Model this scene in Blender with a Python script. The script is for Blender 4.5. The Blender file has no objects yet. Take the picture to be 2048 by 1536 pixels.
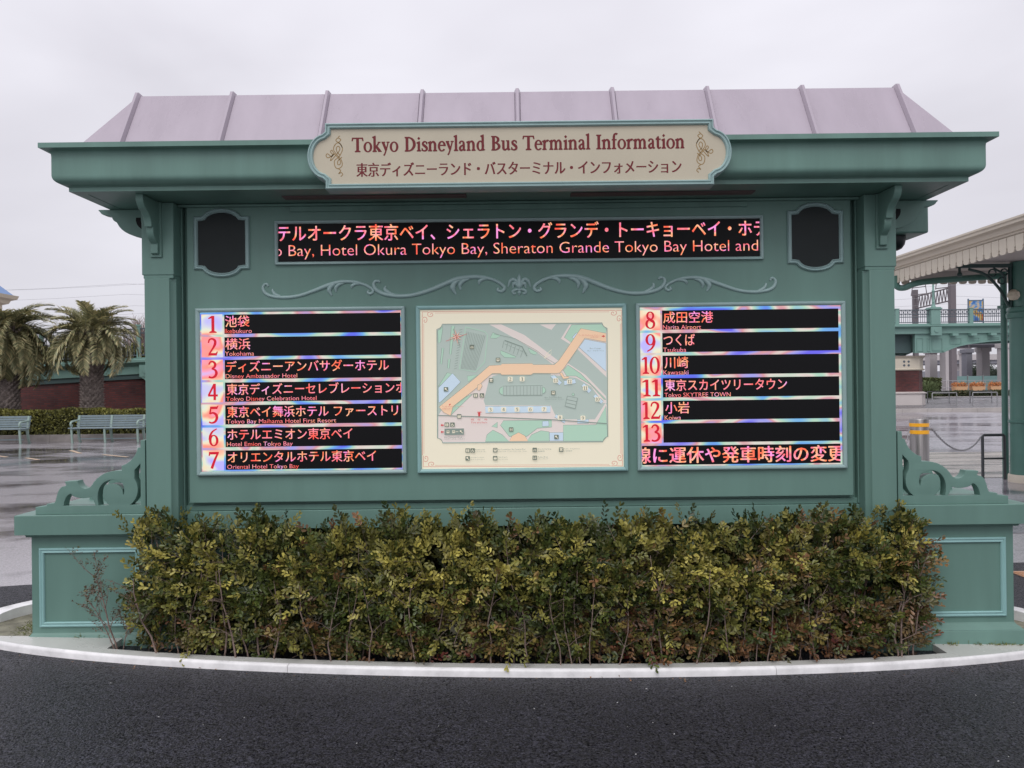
import bpy, bmesh, math, random
import numpy as np
from mathutils import Vector, Matrix

S = bpy.context.scene
COL = S.collection
R = math.radians
F = 1538.0          # focal length of the photograph in its own pixels
TH = 0.0117         # slight roll of the camera
EYE = 1.5

# ------------------------------------------------------------ camera
cam = bpy.data.cameras.new('camera')
cam.sensor_width = 36.0
cam.lens = 36.0 * F / 2048.0
cam.clip_end = 2000.0
cam.clip_start = 0.05
co = bpy.data.objects.new('camera', cam)
COL.objects.link(co)
co.matrix_world = Matrix.Translation((0, 0, EYE)) @ Matrix.Rotation(R(90.0) + 2.0 / F, 4, 'X') @ Matrix.Rotation(-TH, 4, 'Z')
S.camera = co

# ------------------------------------------------------------ world: overcast sky
SUN_EL, SUN_ROT = R(52), R(196)
world = bpy.data.worlds.new('World')
S.world = world
world.use_nodes = True
nt = world.node_tree
nt.nodes.clear()
N = nt.nodes.new
L = nt.links.new
out = N('ShaderNodeOutputWorld'); bg = N('ShaderNodeBackground'); L(bg.outputs[0], out.inputs[0])
sky = N('ShaderNodeTexSky'); sky.sky_type = 'NISHITA'; sky.sun_disc = False
sky.sun_elevation = SUN_EL; sky.sun_rotation = SUN_ROT
hs = N('ShaderNodeHueSaturation'); hs.inputs['Saturation'].default_value = 0.25; L(sky.outputs[0], hs.inputs['Color'])
tc = N('ShaderNodeTexCoord'); mp_ = N('ShaderNodeMapping'); mp_.inputs['Scale'].default_value = (1.0, 1.0, 2.6)
L(tc.outputs['Generated'], mp_.inputs[0])
no = N('ShaderNodeTexNoise'); no.inputs['Scale'].default_value = 2.1; no.inputs['Detail'].default_value = 4.0; no.inputs['Roughness'].default_value = .45
no.inputs['Distortion'].default_value = .35
L(mp_.outputs[0], no.inputs['Vector'])
cr = N('ShaderNodeValToRGB')
cr.color_ramp.elements[0].position = .32; cr.color_ramp.elements[0].color = (6.55, 6.42, 7.05, 1)
cr.color_ramp.elements[1].position = .68; cr.color_ramp.elements[1].color = (8.25, 8.15, 8.85, 1)
L(no.outputs['Fac'], cr.inputs[0])
# a cloud layer is brighter towards the zenith (CIE overcast sky)
sep = N('ShaderNodeSeparateXYZ'); L(tc.outputs['Generated'], sep.inputs[0])
mr = N('ShaderNodeMapRange'); mr.inputs['From Min'].default_value = .08; mr.inputs['From Max'].default_value = 1.0
mr.inputs['To Min'].default_value = 1.0; mr.inputs['To Max'].default_value = 1.55
L(sep.outputs['Z'], mr.inputs['Value'])
mul = N('ShaderNodeVectorMath'); mul.operation = 'SCALE'; L(cr.outputs[0], mul.inputs[0]); L(mr.outputs[0], mul.inputs['Scale'])
mx = N('ShaderNodeMixRGB'); mx.inputs[0].default_value = .94
L(hs.outputs[0], mx.inputs[1]); L(mul.outputs[0], mx.inputs[2]); L(mx.outputs[0], bg.inputs[0])
bg.inputs[1].default_value = 0.1

sl = bpy.data.lights.new('sun', 'SUN'); sl.energy = 1.3; sl.angle = R(40); sl.color = (1, .98, .95)
so = bpy.data.objects.new('sun', sl); COL.objects.link(so)
# direction: same as the sky's sun, behind the camera to the left
az = SUN_ROT
d = Vector((math.sin(az) * math.cos(SUN_EL), math.cos(az) * math.cos(SUN_EL), math.sin(SUN_EL)))
so.rotation_euler = d.to_track_quat('Z', 'Y').to_euler()
S.view_settings.view_transform = 'Standard'
S.view_settings.look = 'None'
S.view_settings.gamma = 1
S.view_settings.exposure = 0.0
S.view_settings.use_curve_mapping = False
S.cycles.max_bounces = 6
S.cycles.diffuse_bounces = 3
S.cycles.glossy_bounces = 3
S.cycles.transparent_max_bounces = 6

# ------------------------------------------------------------ coordinates
def unroll(px, py):
    u, w = px - 1024.0, 770.0 - py
    c, s = math.cos(TH), math.sin(TH)
    return u * c + w * s, -u * s + w * c
def P(px, py, dist):
    a, v = unroll(px, py)
    return Vector((a * dist / F, dist, EYE + v * dist / F))
def G(px, py, z=-0.05):
    a, v = unroll(px, py)
    dist = (z - EYE) * F / v
    return Vector((a * dist / F, dist, z))
X0 = 0.05
def zv(yc, dist):           # height from the row (level, at the kiosk's middle) and the distance
    return EYE + (770.0 - yc) * dist / F
def sm(t):
    t = max(0.0, min(1.0, t)); return t * t * (3 - 2 * t)
def zg(x, y):               # ground height: it falls slightly to the right round the kiosk
    fade = 1 - sm((y - 6.0) / 9.0)
    return -0.05 - 0.0175 * max(-3.6, min(3.6, x - X0)) * fade

# ------------------------------------------------------------ materials
MATS = {}
def mat(name, col, rough=.5, spec=.5, metal=0.0, var=0.0, vscale=3.0, bump=0.0, bscale=80.0, col2=None, stretch=None,
        emit=None, estr=0.0, rvar=0.0, coat=0.0, attr=None, transl=0.0, bdist=.004):
    m = bpy.data.materials.new(name); m.use_nodes = True
    n = m.node_tree; b = n.nodes['Principled BSDF']
    b.inputs['Base Color'].default_value = (*col, 1)
    b.inputs['Roughness'].default_value = rough
    b.inputs['Specular IOR Level'].default_value = spec
    b.inputs['Metallic'].default_value = metal
    b.inputs['Coat Weight'].default_value = coat
    tcn = n.nodes.new('ShaderNodeTexCoord'); src = tcn.outputs['Object']
    if stretch:
        mm = n.nodes.new('ShaderNodeMapping'); mm.inputs['Scale'].default_value = stretch
        n.links.new(src, mm.inputs[0]); vsrc = mm.outputs[0]
    else: vsrc = src
    basec = None
    if attr:
        at = n.nodes.new('ShaderNodeAttribute'); at.attribute_name = attr; basec = at.outputs['Color']
        n.links.new(basec, b.inputs['Base Color'])
    if var or col2:
        nz = n.nodes.new('ShaderNodeTexNoise'); nz.inputs['Scale'].default_value = vscale; nz.inputs['Detail'].default_value = 6
        nz.inputs['Roughness'].default_value = .6
        n.links.new(vsrc, nz.inputs['Vector'])
        ramp = n.nodes.new('ShaderNodeValToRGB')
        c2 = col2 or tuple(max(0, c * (1 - var)) for c in col)
        c1 = col if col2 else tuple(c * (1 + var) for c in col)
        ramp.color_ramp.elements[0].position = .33; ramp.color_ramp.elements[1].position = .67
        ramp.color_ramp.elements[0].color = (*c2, 1); ramp.color_ramp.elements[1].color = (*c1, 1)
        n.links.new(nz.outputs['Fac'], ramp.inputs[0]); n.links.new(ramp.outputs[0], b.inputs['Base Color'])
        if rvar:
            mr = n.nodes.new('ShaderNodeMapRange'); mr.inputs['From Min'].default_value = .3; mr.inputs['From Max'].default_value = .7
            mr.inputs['To Min'].default_value = max(.03, rough - rvar); mr.inputs['To Max'].default_value = rough + rvar
            n.links.new(nz.outputs['Fac'], mr.inputs[0]); n.links.new(mr.outputs[0], b.inputs['Roughness'])
    if bump:
        bz = n.nodes.new('ShaderNodeTexNoise'); bz.inputs['Scale'].default_value = bscale; bz.inputs['Detail'].default_value = 4
        n.links.new(src, bz.inputs['Vector'])
        bn = n.nodes.new('ShaderNodeBump'); bn.inputs['Strength'].default_value = bump; bn.inputs['Distance'].default_value = bdist
        n.links.new(bz.outputs['Fac'], bn.inputs['Height']); n.links.new(bn.outputs[0], b.inputs['Normal'])
    if emit:
        b.inputs['Emission Color'].default_value = (*emit, 1); b.inputs['Emission Strength'].default_value = estr
    if transl and basec is not None:
        tl = n.nodes.new('ShaderNodeBsdfTranslucent'); n.links.new(basec, tl.inputs[0])
        ms = n.nodes.new('ShaderNodeMixShader'); ms.inputs[0].default_value = transl
        o = n.nodes['Material Output']
        n.links.new(b.outputs[0], ms.inputs[1]); n.links.new(tl.outputs[0], ms.inputs[2]); n.links.new(ms.outputs[0], o.inputs[0])
    MATS[name] = m
    return m

def rainbow_mat(name, stops, scale, strength, stretch=(1, 1, 1), dist=.0):
    """what a lit LED or its diffuser sheet gives off, in slow colour bands"""
    m = bpy.data.materials.new(name); m.use_nodes = True; n = m.node_tree; b = n.nodes['Principled BSDF']
    b.inputs['Base Color'].default_value = (.02, .02, .02, 1); b.inputs['Roughness'].default_value = .4
    t = n.nodes.new('ShaderNodeTexCoord'); mm = n.nodes.new('ShaderNodeMapping'); mm.inputs['Scale'].default_value = stretch
    z = n.nodes.new('ShaderNodeTexNoise'); z.inputs['Scale'].default_value = scale; z.inputs['Detail'].default_value = 1.0
    z.inputs['Distortion'].default_value = dist
    r = n.nodes.new('ShaderNodeValToRGB')
    n.links.new(t.outputs['Object'], mm.inputs[0]); n.links.new(mm.outputs[0], z.inputs['Vector']); n.links.new(z.outputs['Fac'], r.inputs[0])
    els = r.color_ramp.elements
    while len(els) < len(stops): els.new(.5)
    for e, (p, c) in zip(els, stops): e.position = p; e.color = (*c, 1)
    n.links.new(r.outputs[0], b.inputs['Emission Color']); b.inputs['Emission Strength'].default_value = strength
    return m

GREEN = mat('green_paint', (.140, .252, .215), .42, .4, var=.075, vscale=3.2, stretch=(1.3, 1.3, .16), bump=.05, bscale=35, rvar=.06)
GREEN2 = mat('green_paint_cornice', (.140, .252, .215), .42, .4, var=.12, vscale=2.6, stretch=(2.2, 2.2, .25), bump=.05, bscale=30, rvar=.08)
AQUA = mat('aqua_trim_paint', (.27, .47, .46), .38, .4, var=.06, vscale=6)
PALEAQ = mat('aqua_grey_frame', (.30, .43, .42), .35, .45, var=.06, vscale=6)
LILAC = mat('lilac_roof_paint', (.40, .345, .40), .30, .5, var=.06, vscale=3.5, stretch=(1.5, .6, .5), rvar=.06)
SOFFIT = mat('brown_soffit', (.10, .07, .07), .5)
BLACKGLASS = mat('dark_glass_panel', (.009, .015, .015), .38, .25, var=.1, vscale=8)
SCREEN = mat('led_screen_black', (.004, .004, .005), .45, .18)
CREAM = mat('cream_sign_paint', (.53, .48, .37), .5, .3, var=.03, vscale=3)
RED = mat('dark_red_letters', (.16, .018, .022), .5, .3)
GOLD = mat('gold_ornament', (.30, .19, .07), .45, .4)
KERB = mat('white_painted_kerb', (.78, .77, .77), .35, .4, var=.13, vscale=9, bump=.25, bscale=60, rvar=.1)
PAD = mat('pale_concrete', (.56, .56, .53), .28, .45, var=.07, vscale=2.5, bump=.05, bscale=120, rvar=.1)
SOIL = mat('dark_soil', (.085, .055, .040), .8, .2, var=.5, vscale=60, bump=1.0, bscale=90, bdist=.01)
STEM = mat('woody_stem', (.24, .175, .15), .7, .2, var=.35, vscale=40)
LEAF = mat('hedge_leaf', (.1, .12, .04), .36, .5, attr='leafcol', transl=.18)
LEAFD = mat('far_leaf', (.1, .12, .04), .5, .3, attr='leafcol', transl=.15)
DARKCORE = mat('hedge_inner_shade', (.02, .022, .012), .9, .1)  # near-black filler, paints the shade inside the hedges
PALMLEAF = mat('palm_leaf', (.1, .12, .06), .42, .4, attr='leafcol', transl=.12)
TRUNK = mat('palm_trunk', (.22, .185, .17), .85, .2, var=.4, vscale=9, bump=.8, bscale=25, bdist=.03)
BOOT = mat('old_palm_leaf_base', (.20, .165, .15), .8, .2, var=.45, vscale=7)
BENCHSLAT = mat('blue_grey_bench_slat', (.20, .255, .275), .3, .5, var=.08, vscale=6)
BENCHLEG = mat('pale_green_cast_iron', (.27, .36, .32), .4, .45)
STEEL = mat('brushed_steel', (.27, .255, .25), .34, .5, metal=.9, var=.12, vscale=3, stretch=(30, 30, .4))
YELLOW = mat('amber_reflective_band', (.85, .40, .02), .3, .5, emit=(1, .45, .02), estr=.12)  # faint glow added, stands for light the bands throw back
DKIRON = mat('dark_iron', (.05, .055, .06), .45, .5)
POLEGREEN = mat('deep_green_column_paint', (.085, .20, .165), .35, .5, var=.08, vscale=2)
IRONGREEN = mat('dark_green_iron', (.018, .05, .045), .4, .5)
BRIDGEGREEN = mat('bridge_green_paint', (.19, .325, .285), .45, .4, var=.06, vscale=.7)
BRIDGEDARK = mat('bridge_shaded_paint', (.06, .10, .10), .6)  # bridge green darkened: shade of the undersides put into the colour
RAILDARK = mat('dark_railing', (.09, .11, .13), .45, .5)
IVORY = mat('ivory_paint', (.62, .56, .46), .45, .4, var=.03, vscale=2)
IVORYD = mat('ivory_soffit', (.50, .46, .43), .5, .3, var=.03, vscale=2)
PINKWHITE = mat('pale_pink_stone', (.60, .55, .53), .5, .3, var=.05, vscale=1)
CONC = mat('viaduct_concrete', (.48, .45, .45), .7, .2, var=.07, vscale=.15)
CONCD = mat('viaduct_shaded_concrete', (.24, .24, .27), .7, .2, var=.1, vscale=.15)  # viaduct concrete darkened, underside shade is part of the colour
GALV = mat('galvanised_steel', (.33, .33, .34), .45, .5, metal=.3)
BLUEROOF = mat('blue_roof', (.16, .27, .50), .4, .4, var=.05)
BEIGE = mat('beige_render', (.55, .48, .37), .6, .3)
GANTRY = mat('gantry_steel', (.17, .15, .16), .6, .3)
WIRE = mat('wire', (.35, .35, .37), .6, .3)
ORANGE = mat('orange_flowers', (.62, .28, .12), .6, .2, var=.35, vscale=6)
WHITE = mat('white_paint', (.75, .75, .75), .4)
LINE = mat('worn_line_paint', (.55, .42, .30), .45, .4, var=.25, vscale=20)

def brick_mat():
    m = mat('red_brickwork', (.16, .045, .04), .5, .35)
    n = m.node_tree; b = n.nodes['Principled BSDF']
    t = n.nodes.new('ShaderNodeTexCoord'); mm = n.nodes.new('ShaderNodeMapping'); mm.inputs['Rotation'].default_value = (R(90), 0, 0)
    br = n.nodes.new('ShaderNodeTexBrick'); br.inputs['Scale'].default_value = 1.0
    br.inputs['Color1'].default_value = (.15, .042, .038, 1); br.inputs['Color2'].default_value = (.085, .032, .032, 1)
    br.inputs['Mortar'].default_value = (.07, .05, .05, 1)
    br.inputs['Brick Width'].default_value = .23; br.inputs['Row Height'].default_value = .075; br.inputs['Mortar Size'].default_value = .008
    n.links.new(t.outputs['Object'], mm.inputs[0]); n.links.new(mm.outputs[0], br.inputs[0])
    nz = n.nodes.new('ShaderNodeTexNoise'); nz.inputs['Scale'].default_value = .9; nz.inputs['Detail'].default_value = 5
    n.links.new(t.outputs['Object'], nz.inputs[0])
    mr = n.nodes.new('ShaderNodeMapRange'); mr.inputs[1].default_value = .3; mr.inputs[2].default_value = .7; mr.inputs[3].default_value = .6; mr.inputs[4].default_value = 1.4
    n.links.new(nz.outputs[0], mr.inputs[0])
    sc = n.nodes.new('ShaderNodeVectorMath'); sc.operation = 'SCALE'; n.links.new(br.outputs[0], sc.inputs[0]); n.links.new(mr.outputs[0], sc.inputs['Scale'])
    n.links.new(sc.outputs[0], b.inputs['Base Color'])
    bn = n.nodes.new('ShaderNodeBump'); bn.inputs['Distance'].default_value = .01; bn.invert = True
    n.links.new(br.outputs['Fac'], bn.inputs['Height']); n.links.new(bn.outputs[0], b.inputs['Normal'])
    return m
BRICK = brick_mat()

def asphalt_new():
    """coarse, damp, nearly black asphalt laid round the kerb"""
    m = bpy.data.materials.new('new_asphalt'); m.use_nodes = True; n = m.node_tree; b = n.nodes['Principled BSDF']
    t = n.nodes.new('ShaderNodeTexCoord')
    def noise(s, det=3, rough=.6):
        z = n.nodes.new('ShaderNodeTexNoise'); z.inputs['Scale'].default_value = s; z.inputs['Detail'].default_value = det; z.inputs['Roughness'].default_value = rough
        n.links.new(t.outputs['Object'], z.inputs[0]); return z
    v = n.nodes.new('ShaderNodeTexVoronoi'); v.inputs['Scale'].default_value = 72; n.links.new(t.outputs['Object'], v.inputs[0])
    v2 = n.nodes.new('ShaderNodeTexVoronoi'); v2.inputs['Scale'].default_value = 160; n.links.new(t.outputs['Object'], v2.inputs[0])
    add = n.nodes.new('ShaderNodeMath'); add.operation = 'MULTIPLY_ADD'; add.inputs[1].default_value = .5
    n.links.new(v2.outputs['Distance'], add.inputs[0]); n.links.new(v.outputs['Distance'], add.inputs[2])
    nz = noise(1.1, 5); gz = noise(95, 3, .8)
    r = n.nodes.new('ShaderNodeValToRGB'); r.color_ramp.elements[0].position = .35; r.color_ramp.elements[1].position = .7
    r.color_ramp.elements[0].color = (.009, .009, .014, 1); r.color_ramp.elements[1].color = (.018, .018, .026, 1)
    n.links.new(nz.outputs[0], r.inputs[0])
    # each stone has its own tone
    sep = n.nodes.new('ShaderNodeSeparateColor'); n.links.new(v.outputs['Color'], sep.inputs[0])
    mr = n.nodes.new('ShaderNodeMapRange'); mr.inputs[3].default_value = .35; mr.inputs[4].default_value = 2.1; n.links.new(sep.outputs[0], mr.inputs[0])
    sc = n.nodes.new('ShaderNodeVectorMath'); sc.operation = 'SCALE'; n.links.new(r.outputs[0], sc.inputs[0]); n.links.new(mr.outputs[0], sc.inputs['Scale'])
    g2 = n.nodes.new('ShaderNodeMapRange'); g2.inputs[1].default_value = .38; g2.inputs[2].default_value = .66; g2.inputs[3].default_value = .25; g2.inputs[4].default_value = 2.3; n.links.new(gz.outputs[0], g2.inputs[0])
    s2 = n.nodes.new('ShaderNodeVectorMath'); s2.operation = 'SCALE'; n.links.new(sc.outputs[0], s2.inputs[0]); n.links.new(g2.outputs[0], s2.inputs['Scale'])
    n.links.new(s2.outputs[0], b.inputs['Base Color'])
    b.inputs['Roughness'].default_value = .40
    g3 = n.nodes.new('ShaderNodeMapRange'); g3.inputs[1].default_value = .36; g3.inputs[2].default_value = .66; g3.inputs[3].default_value = 0; g3.inputs[4].default_value = .85; n.links.new(gz.outputs[0], g3.inputs[0])
    n.links.new(g3.outputs[0], b.inputs['Specular IOR Level'])
    bn = n.nodes.new('ShaderNodeBump'); bn.inputs['Strength'].default_value = 1.0; bn.inputs['Distance'].default_value = .022
    h1, h2 = noise(105, 2, .65), noise(38, 2, .5)
    ad2 = n.nodes.new('ShaderNodeMath'); ad2.operation = 'MULTIPLY_ADD'; ad2.inputs[1].default_value = .5; n.links.new(h2.outputs[0], ad2.inputs[0]); n.links.new(h1.outputs[0], ad2.inputs[2])
    n.links.new(ad2.outputs[0], bn.inputs['Height']); n.links.new(bn.outputs[0], b.inputs['Normal'])
    return m
ASPH_NEW = asphalt_new()

def wet(name, dark, light, nscale, r0, r1, stretch=(1, 1, 1), bstr=.25, bscale=60, bd=.004, thr=(.38, .54)):
    """wet ground: puddled areas are smoother and darker"""
    m = bpy.data.materials.new(name); m.use_nodes = True; n = m.node_tree; b = n.nodes['Principled BSDF']
    t = n.nodes.new('ShaderNodeTexCoord'); mm = n.nodes.new('ShaderNodeMapping'); mm.inputs['Scale'].default_value = stretch
    n.links.new(t.outputs['Object'], mm.inputs[0])
    z = n.nodes.new('ShaderNodeTexNoise'); z.inputs['Scale'].default_value = nscale; z.inputs['Detail'].default_value = 6; z.inputs['Roughness'].default_value = .6
    n.links.new(mm.outputs[0], z.inputs[0])
    r = n.nodes.new('ShaderNodeValToRGB'); r.color_ramp.elements[0].position, r.color_ramp.elements[1].position = thr
    r.color_ramp.elements[0].color = (*dark, 1); r.color_ramp.elements[1].color = (*light, 1)
    n.links.new(z.outputs[0], r.inputs[0])
    g = n.nodes.new('ShaderNodeTexNoise'); g.inputs['Scale'].default_value = bscale; g.inputs['Detail'].default_value = 3
    n.links.new(t.outputs['Object'], g.inputs[0])
    mr0 = n.nodes.new('ShaderNodeMapRange'); mr0.inputs[1].default_value = .3; mr0.inputs[2].default_value = .7; mr0.inputs[3].default_value = .75; mr0.inputs[4].default_value = 1.25
    n.links.new(g.outputs[0], mr0.inputs[0])
    sc = n.nodes.new('ShaderNodeVectorMath'); sc.operation = 'SCALE'; n.links.new(r.outputs[0], sc.inputs[0]); n.links.new(mr0.outputs[0], sc.inputs['Scale'])
    n.links.new(sc.outputs[0], b.inputs['Base Color'])
    mr = n.nodes.new('ShaderNodeMapRange'); mr.inputs[1].default_value = thr[0]; mr.inputs[2].default_value = thr[1]; mr.inputs[3].default_value = r0; mr.inputs[4].default_value = r1
    n.links.new(z.outputs[0], mr.inputs[0]); n.links.new(mr.outputs[0], b.inputs['Roughness'])
    b.inputs['Specular IOR Level'].default_value = .8
    bm_ = n.nodes.new('ShaderNodeMath'); bm_.operation = 'MULTIPLY'
    mr2 = n.nodes.new('ShaderNodeMapRange'); mr2.inputs[1].default_value = thr[0]; mr2.inputs[2].default_value = thr[1]; mr2.inputs[3].default_value = .12; mr2.inputs[4].default_value = 1
    n.links.new(z.outputs[0], mr2.inputs[0]); n.links.new(g.outputs[0], bm_.inputs[0]); n.links.new(mr2.outputs[0], bm_.inputs[1])
    bn = n.nodes.new('ShaderNodeBump'); bn.inputs['Strength'].default_value = bstr; bn.inputs['Distance'].default_value = bd
    n.links.new(bm_.outputs[0], bn.inputs['Height']); n.links.new(bn.outputs[0], b.inputs['Normal'])
    return m
ASPH_OLD = wet('old_wet_asphalt', (.09, .083, .09), (.38, .36, .38), .45, .05, .2, stretch=(.8, 1.2, 1), bstr=.18, bscale=70, bd=.004)  # pale tone raised to carry the sky's sheen on the wet surface
PAVING = wet('wet_stone_paving', (.10, .075, .06), (.40, .36, .31), .8, .12, .3, stretch=(.35, 3.2, 1), bstr=.2, bscale=30)
PLAZA = wet('wet_plaza_asphalt', (.11, .10, .118), (.36, .34, .375), .30, .07, .2, stretch=(.7, 1.5, 1), bstr=.2, bscale=30, bd=.006)

# ------------------------------------------------------------ mesh helpers
def bezier(p0, p1, p2, p3, n):
    return [tuple((1-t)**3*a + 3*(1-t)**2*t*b + 3*(1-t)*t*t*c + t**3*d for a, b, c, d in zip(p0, p1, p2, p3)) for t in [i/n for i in range(n+1)]]
def catmull(pts, n=6):
    pts = [Vector(p) for p in pts]; out = []
    q = [2*pts[0]-pts[1]] + pts + [2*pts[-1]-pts[-2]]
    for i in range(1, len(q)-2):
        p0, p1, p2, p3 = q[i-1:i+3]
        for k in range(n):
            t = k/n
            out.append(.5*((2*p1)+(-p0+p2)*t+(2*p0-5*p1+4*p2-p3)*t*t+(-p0+3*p1-3*p2+p3)*t**3))
    out.append(pts[-1]); return out
def lerpl(vals, n):
    out = []
    for i in range(n):
        t = i/(n-1)*(len(vals)-1); k = min(int(t), len(vals)-2); out.append(vals[k]*(1-(t-k))+vals[k+1]*(t-k))
    return out

class MB:
    def __init__(s): s.v = []; s.f = []; s.mi = []; s.cur = 0
    def add(s, vs, fs):
        b = len(s.v); s.v += [tuple(v) for v in vs]; s.f += [tuple(i+b for i in f) for f in fs]; s.mi += [s.cur]*len(fs); return s
    def box(s, x0, x1, y0, y1, z0, z1):
        v = [(x0,y0,z0),(x1,y0,z0),(x1,y1,z0),(x0,y1,z0),(x0,y0,z1),(x1,y0,z1),(x1,y1,z1),(x0,y1,z1)]
        return s.add(v, [(0,3,2,1),(4,5,6,7),(0,1,5,4),(1,2,6,5),(2,3,7,6),(3,0,4,7)])
    def prism(s, poly, axis, a, b):
        """poly: 2-D outline; axis 'x': (y,z) outline, 'y': (x,z) outline, 'z': (x,y) outline"""
        def mk(p, t):
            return (t, p[0], p[1]) if axis == 'x' else (p[0], t, p[1]) if axis == 'y' else (p[0], p[1], t)
        n = len(poly); v = [mk(p, a) for p in poly] + [mk(p, b) for p in poly]
        f = [tuple(range(n))[::-1], tuple(range(n, 2*n))] + [(i, (i+1) % n, n+(i+1) % n, n+i) for i in range(n)]
        return s.add(v, f)
    def tube(s, pts, r, n=8, caps=True):
        pts = [Vector(p) for p in pts]; rs = r if hasattr(r, '__len__') else [r]*len(pts)
        if len(rs) != len(pts): rs = lerpl(list(rs), len(pts))
        vs = []; up = None
        for i, p in enumerate(pts):
            t = (pts[min(i+1, len(pts)-1)]-pts[max(i-1, 0)])
            t = t.normalized() if t.length > 1e-9 else Vector((0, 0, 1))
            if up is None: up = Vector((0, 0, 1)) if abs(t.z) < .9 else Vector((1, 0, 0))
            side = t.cross(up).normalized(); up = side.cross(t).normalized()
            for k in range(n):
                a = 2*math.pi*k/n; vs.append(p+(side*math.cos(a)+up*math.sin(a))*rs[i])
        f = [(i*n+k, i*n+(k+1) % n, (i+1)*n+(k+1) % n, (i+1)*n+k) for i in range(len(pts)-1) for k in range(n)]
        if caps: f += [tuple(range(n))[::-1], tuple(range((len(pts)-1)*n, len(pts)*n))]
        return s.add(vs, f)
    def lathe(s, prof, cx, cy, n=24, a0=0.0):
        vs = [(cx+r*math.cos(a0+2*math.pi*k/n), cy+r*math.sin(a0+2*math.pi*k/n), z) for r, z in prof for k in range(n)]
        m = len(prof)
        f = [(i*n+k, i*n+(k+1) % n, (i+1)*n+(k+1) % n, (i+1)*n+k) for i in range(m-1) for k in range(n)]
        f += [tuple(range(n))[::-1], tuple(range((m-1)*n, m*n))]
        return s.add(vs, f)
    def sweep(s, prof, ring, closed=True):
        """prof: closed (o, z) outline; ring(o) -> list of plan points for offset o"""
        rows = [ring(o) for o, z in prof]; m = len(rows[0]); k = len(prof)
        vs = [(x, y, prof[i][1]) for i in range(k) for x, y in rows[i]]
        f = []
        for i in range(k if closed else k-1):
            j = (i+1) % k
            for a in range(m):
                b = (a+1) % m
                f.append((i*m+a, i*m+b, j*m+b, j*m+a))
        return s.add(vs, f)
    def mesh(s, name, mats, smooth=True, angle=35):
        me = bpy.data.meshes.new(name); me.from_pydata(s.v, [], s.f); me.validate()
        for mt in (mats if isinstance(mats, (list, tuple)) else [mats]): me.materials.append(mt)
        if len(s.mi) == len(me.polygons) and any(s.mi): me.polygons.foreach_set('material_index', s.mi)
        bm = bmesh.new(); bm.from_mesh(me); bmesh.ops.recalc_face_normals(bm, faces=bm.faces); bm.to_mesh(me); bm.free()
        if smooth and len(me.polygons):
            me.polygons.foreach_set('use_smooth', [True]*len(me.polygons)); me.set_sharp_from_angle(angle=R(angle))
        return me
    def build(s, name, mats, parent=None, bevel=0.0, smooth=True, angle=35, kind=None):
        me = s.mesh(name, mats, smooth, angle); o = link(name, me, parent)
        if bevel:
            md = o.modifiers.new('bevel', 'BEVEL'); md.width = bevel; md.segments = 2; md.limit_method = 'ANGLE'; md.angle_limit = R(40)
        if kind: o['kind'] = kind
        return o

def link(name, data, parent=None, loc=None, rot=None, scale=None):
    """data is in world coordinates unless loc is given (then relative to the parent)"""
    o = bpy.data.objects.new(name, data); COL.objects.link(o)
    if parent is not None:
        o.parent = parent
        if loc is None:
            w = Vector((0, 0, 0)); q = parent
            while q is not None: w += q.location; q = q.parent
            o.location = -w
    if loc is not None: o.location = loc
    if rot is not None: o.rotation_euler = rot
    if scale is not None: o.scale = scale
    return o
def thing(name, label, cat, loc=(0, 0, 0), group=None):
    o = bpy.data.objects.new(name, None); COL.objects.link(o); o.location = loc; o.empty_display_size = .1
    o['label'] = label; o['category'] = cat
    if group: o['group'] = group
    return o
def tag(o, label, cat, group=None):
    o['label'] = label; o['category'] = cat
    if group: o['group'] = group
    return o
def struct(o): o['kind'] = 'structure'; return o
def copy_tree(o, parent=None):
    c = o.copy(); COL.objects.link(c); c.parent = parent
    for ch in list(o.children): copy_tree(ch, c)
    return c
def one(mb_fn):
    m = MB(); mb_fn(m); return m

# flat print in layers, drawn on the plane y = const (faces the camera side)
def flat(mb, pts, y):
    v = [(x, y, z) for x, z in pts]
    return mb.add(v, [tuple(range(len(v)))])
def strip(mb, pts, w, y, closed=False):
    pts = [Vector(p) for p in pts]
    n = len(pts); ws = w if hasattr(w, '__len__') else [w]*n
    if len(ws) != n: ws = lerpl(list(ws), n)
    L_ = []; R_ = []
    for i, p in enumerate(pts):
        a = pts[(i-1) % n] if (closed or i > 0) else p; b = pts[(i+1) % n] if (closed or i < n-1) else p
        t = (b-a); t = t.normalized() if t.length > 1e-9 else Vector((1, 0)); nn = Vector((-t.y, t.x))
        L_.append(p+nn*ws[i]/2); R_.append(p-nn*ws[i]/2)
    vs = [(q.x, y, q.y) for q in L_+R_]
    f = [(i, (i+1) % n, n+(i+1) % n, n+i) for i in range(n if closed else n-1)]
    return mb.add(vs, f)

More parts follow.
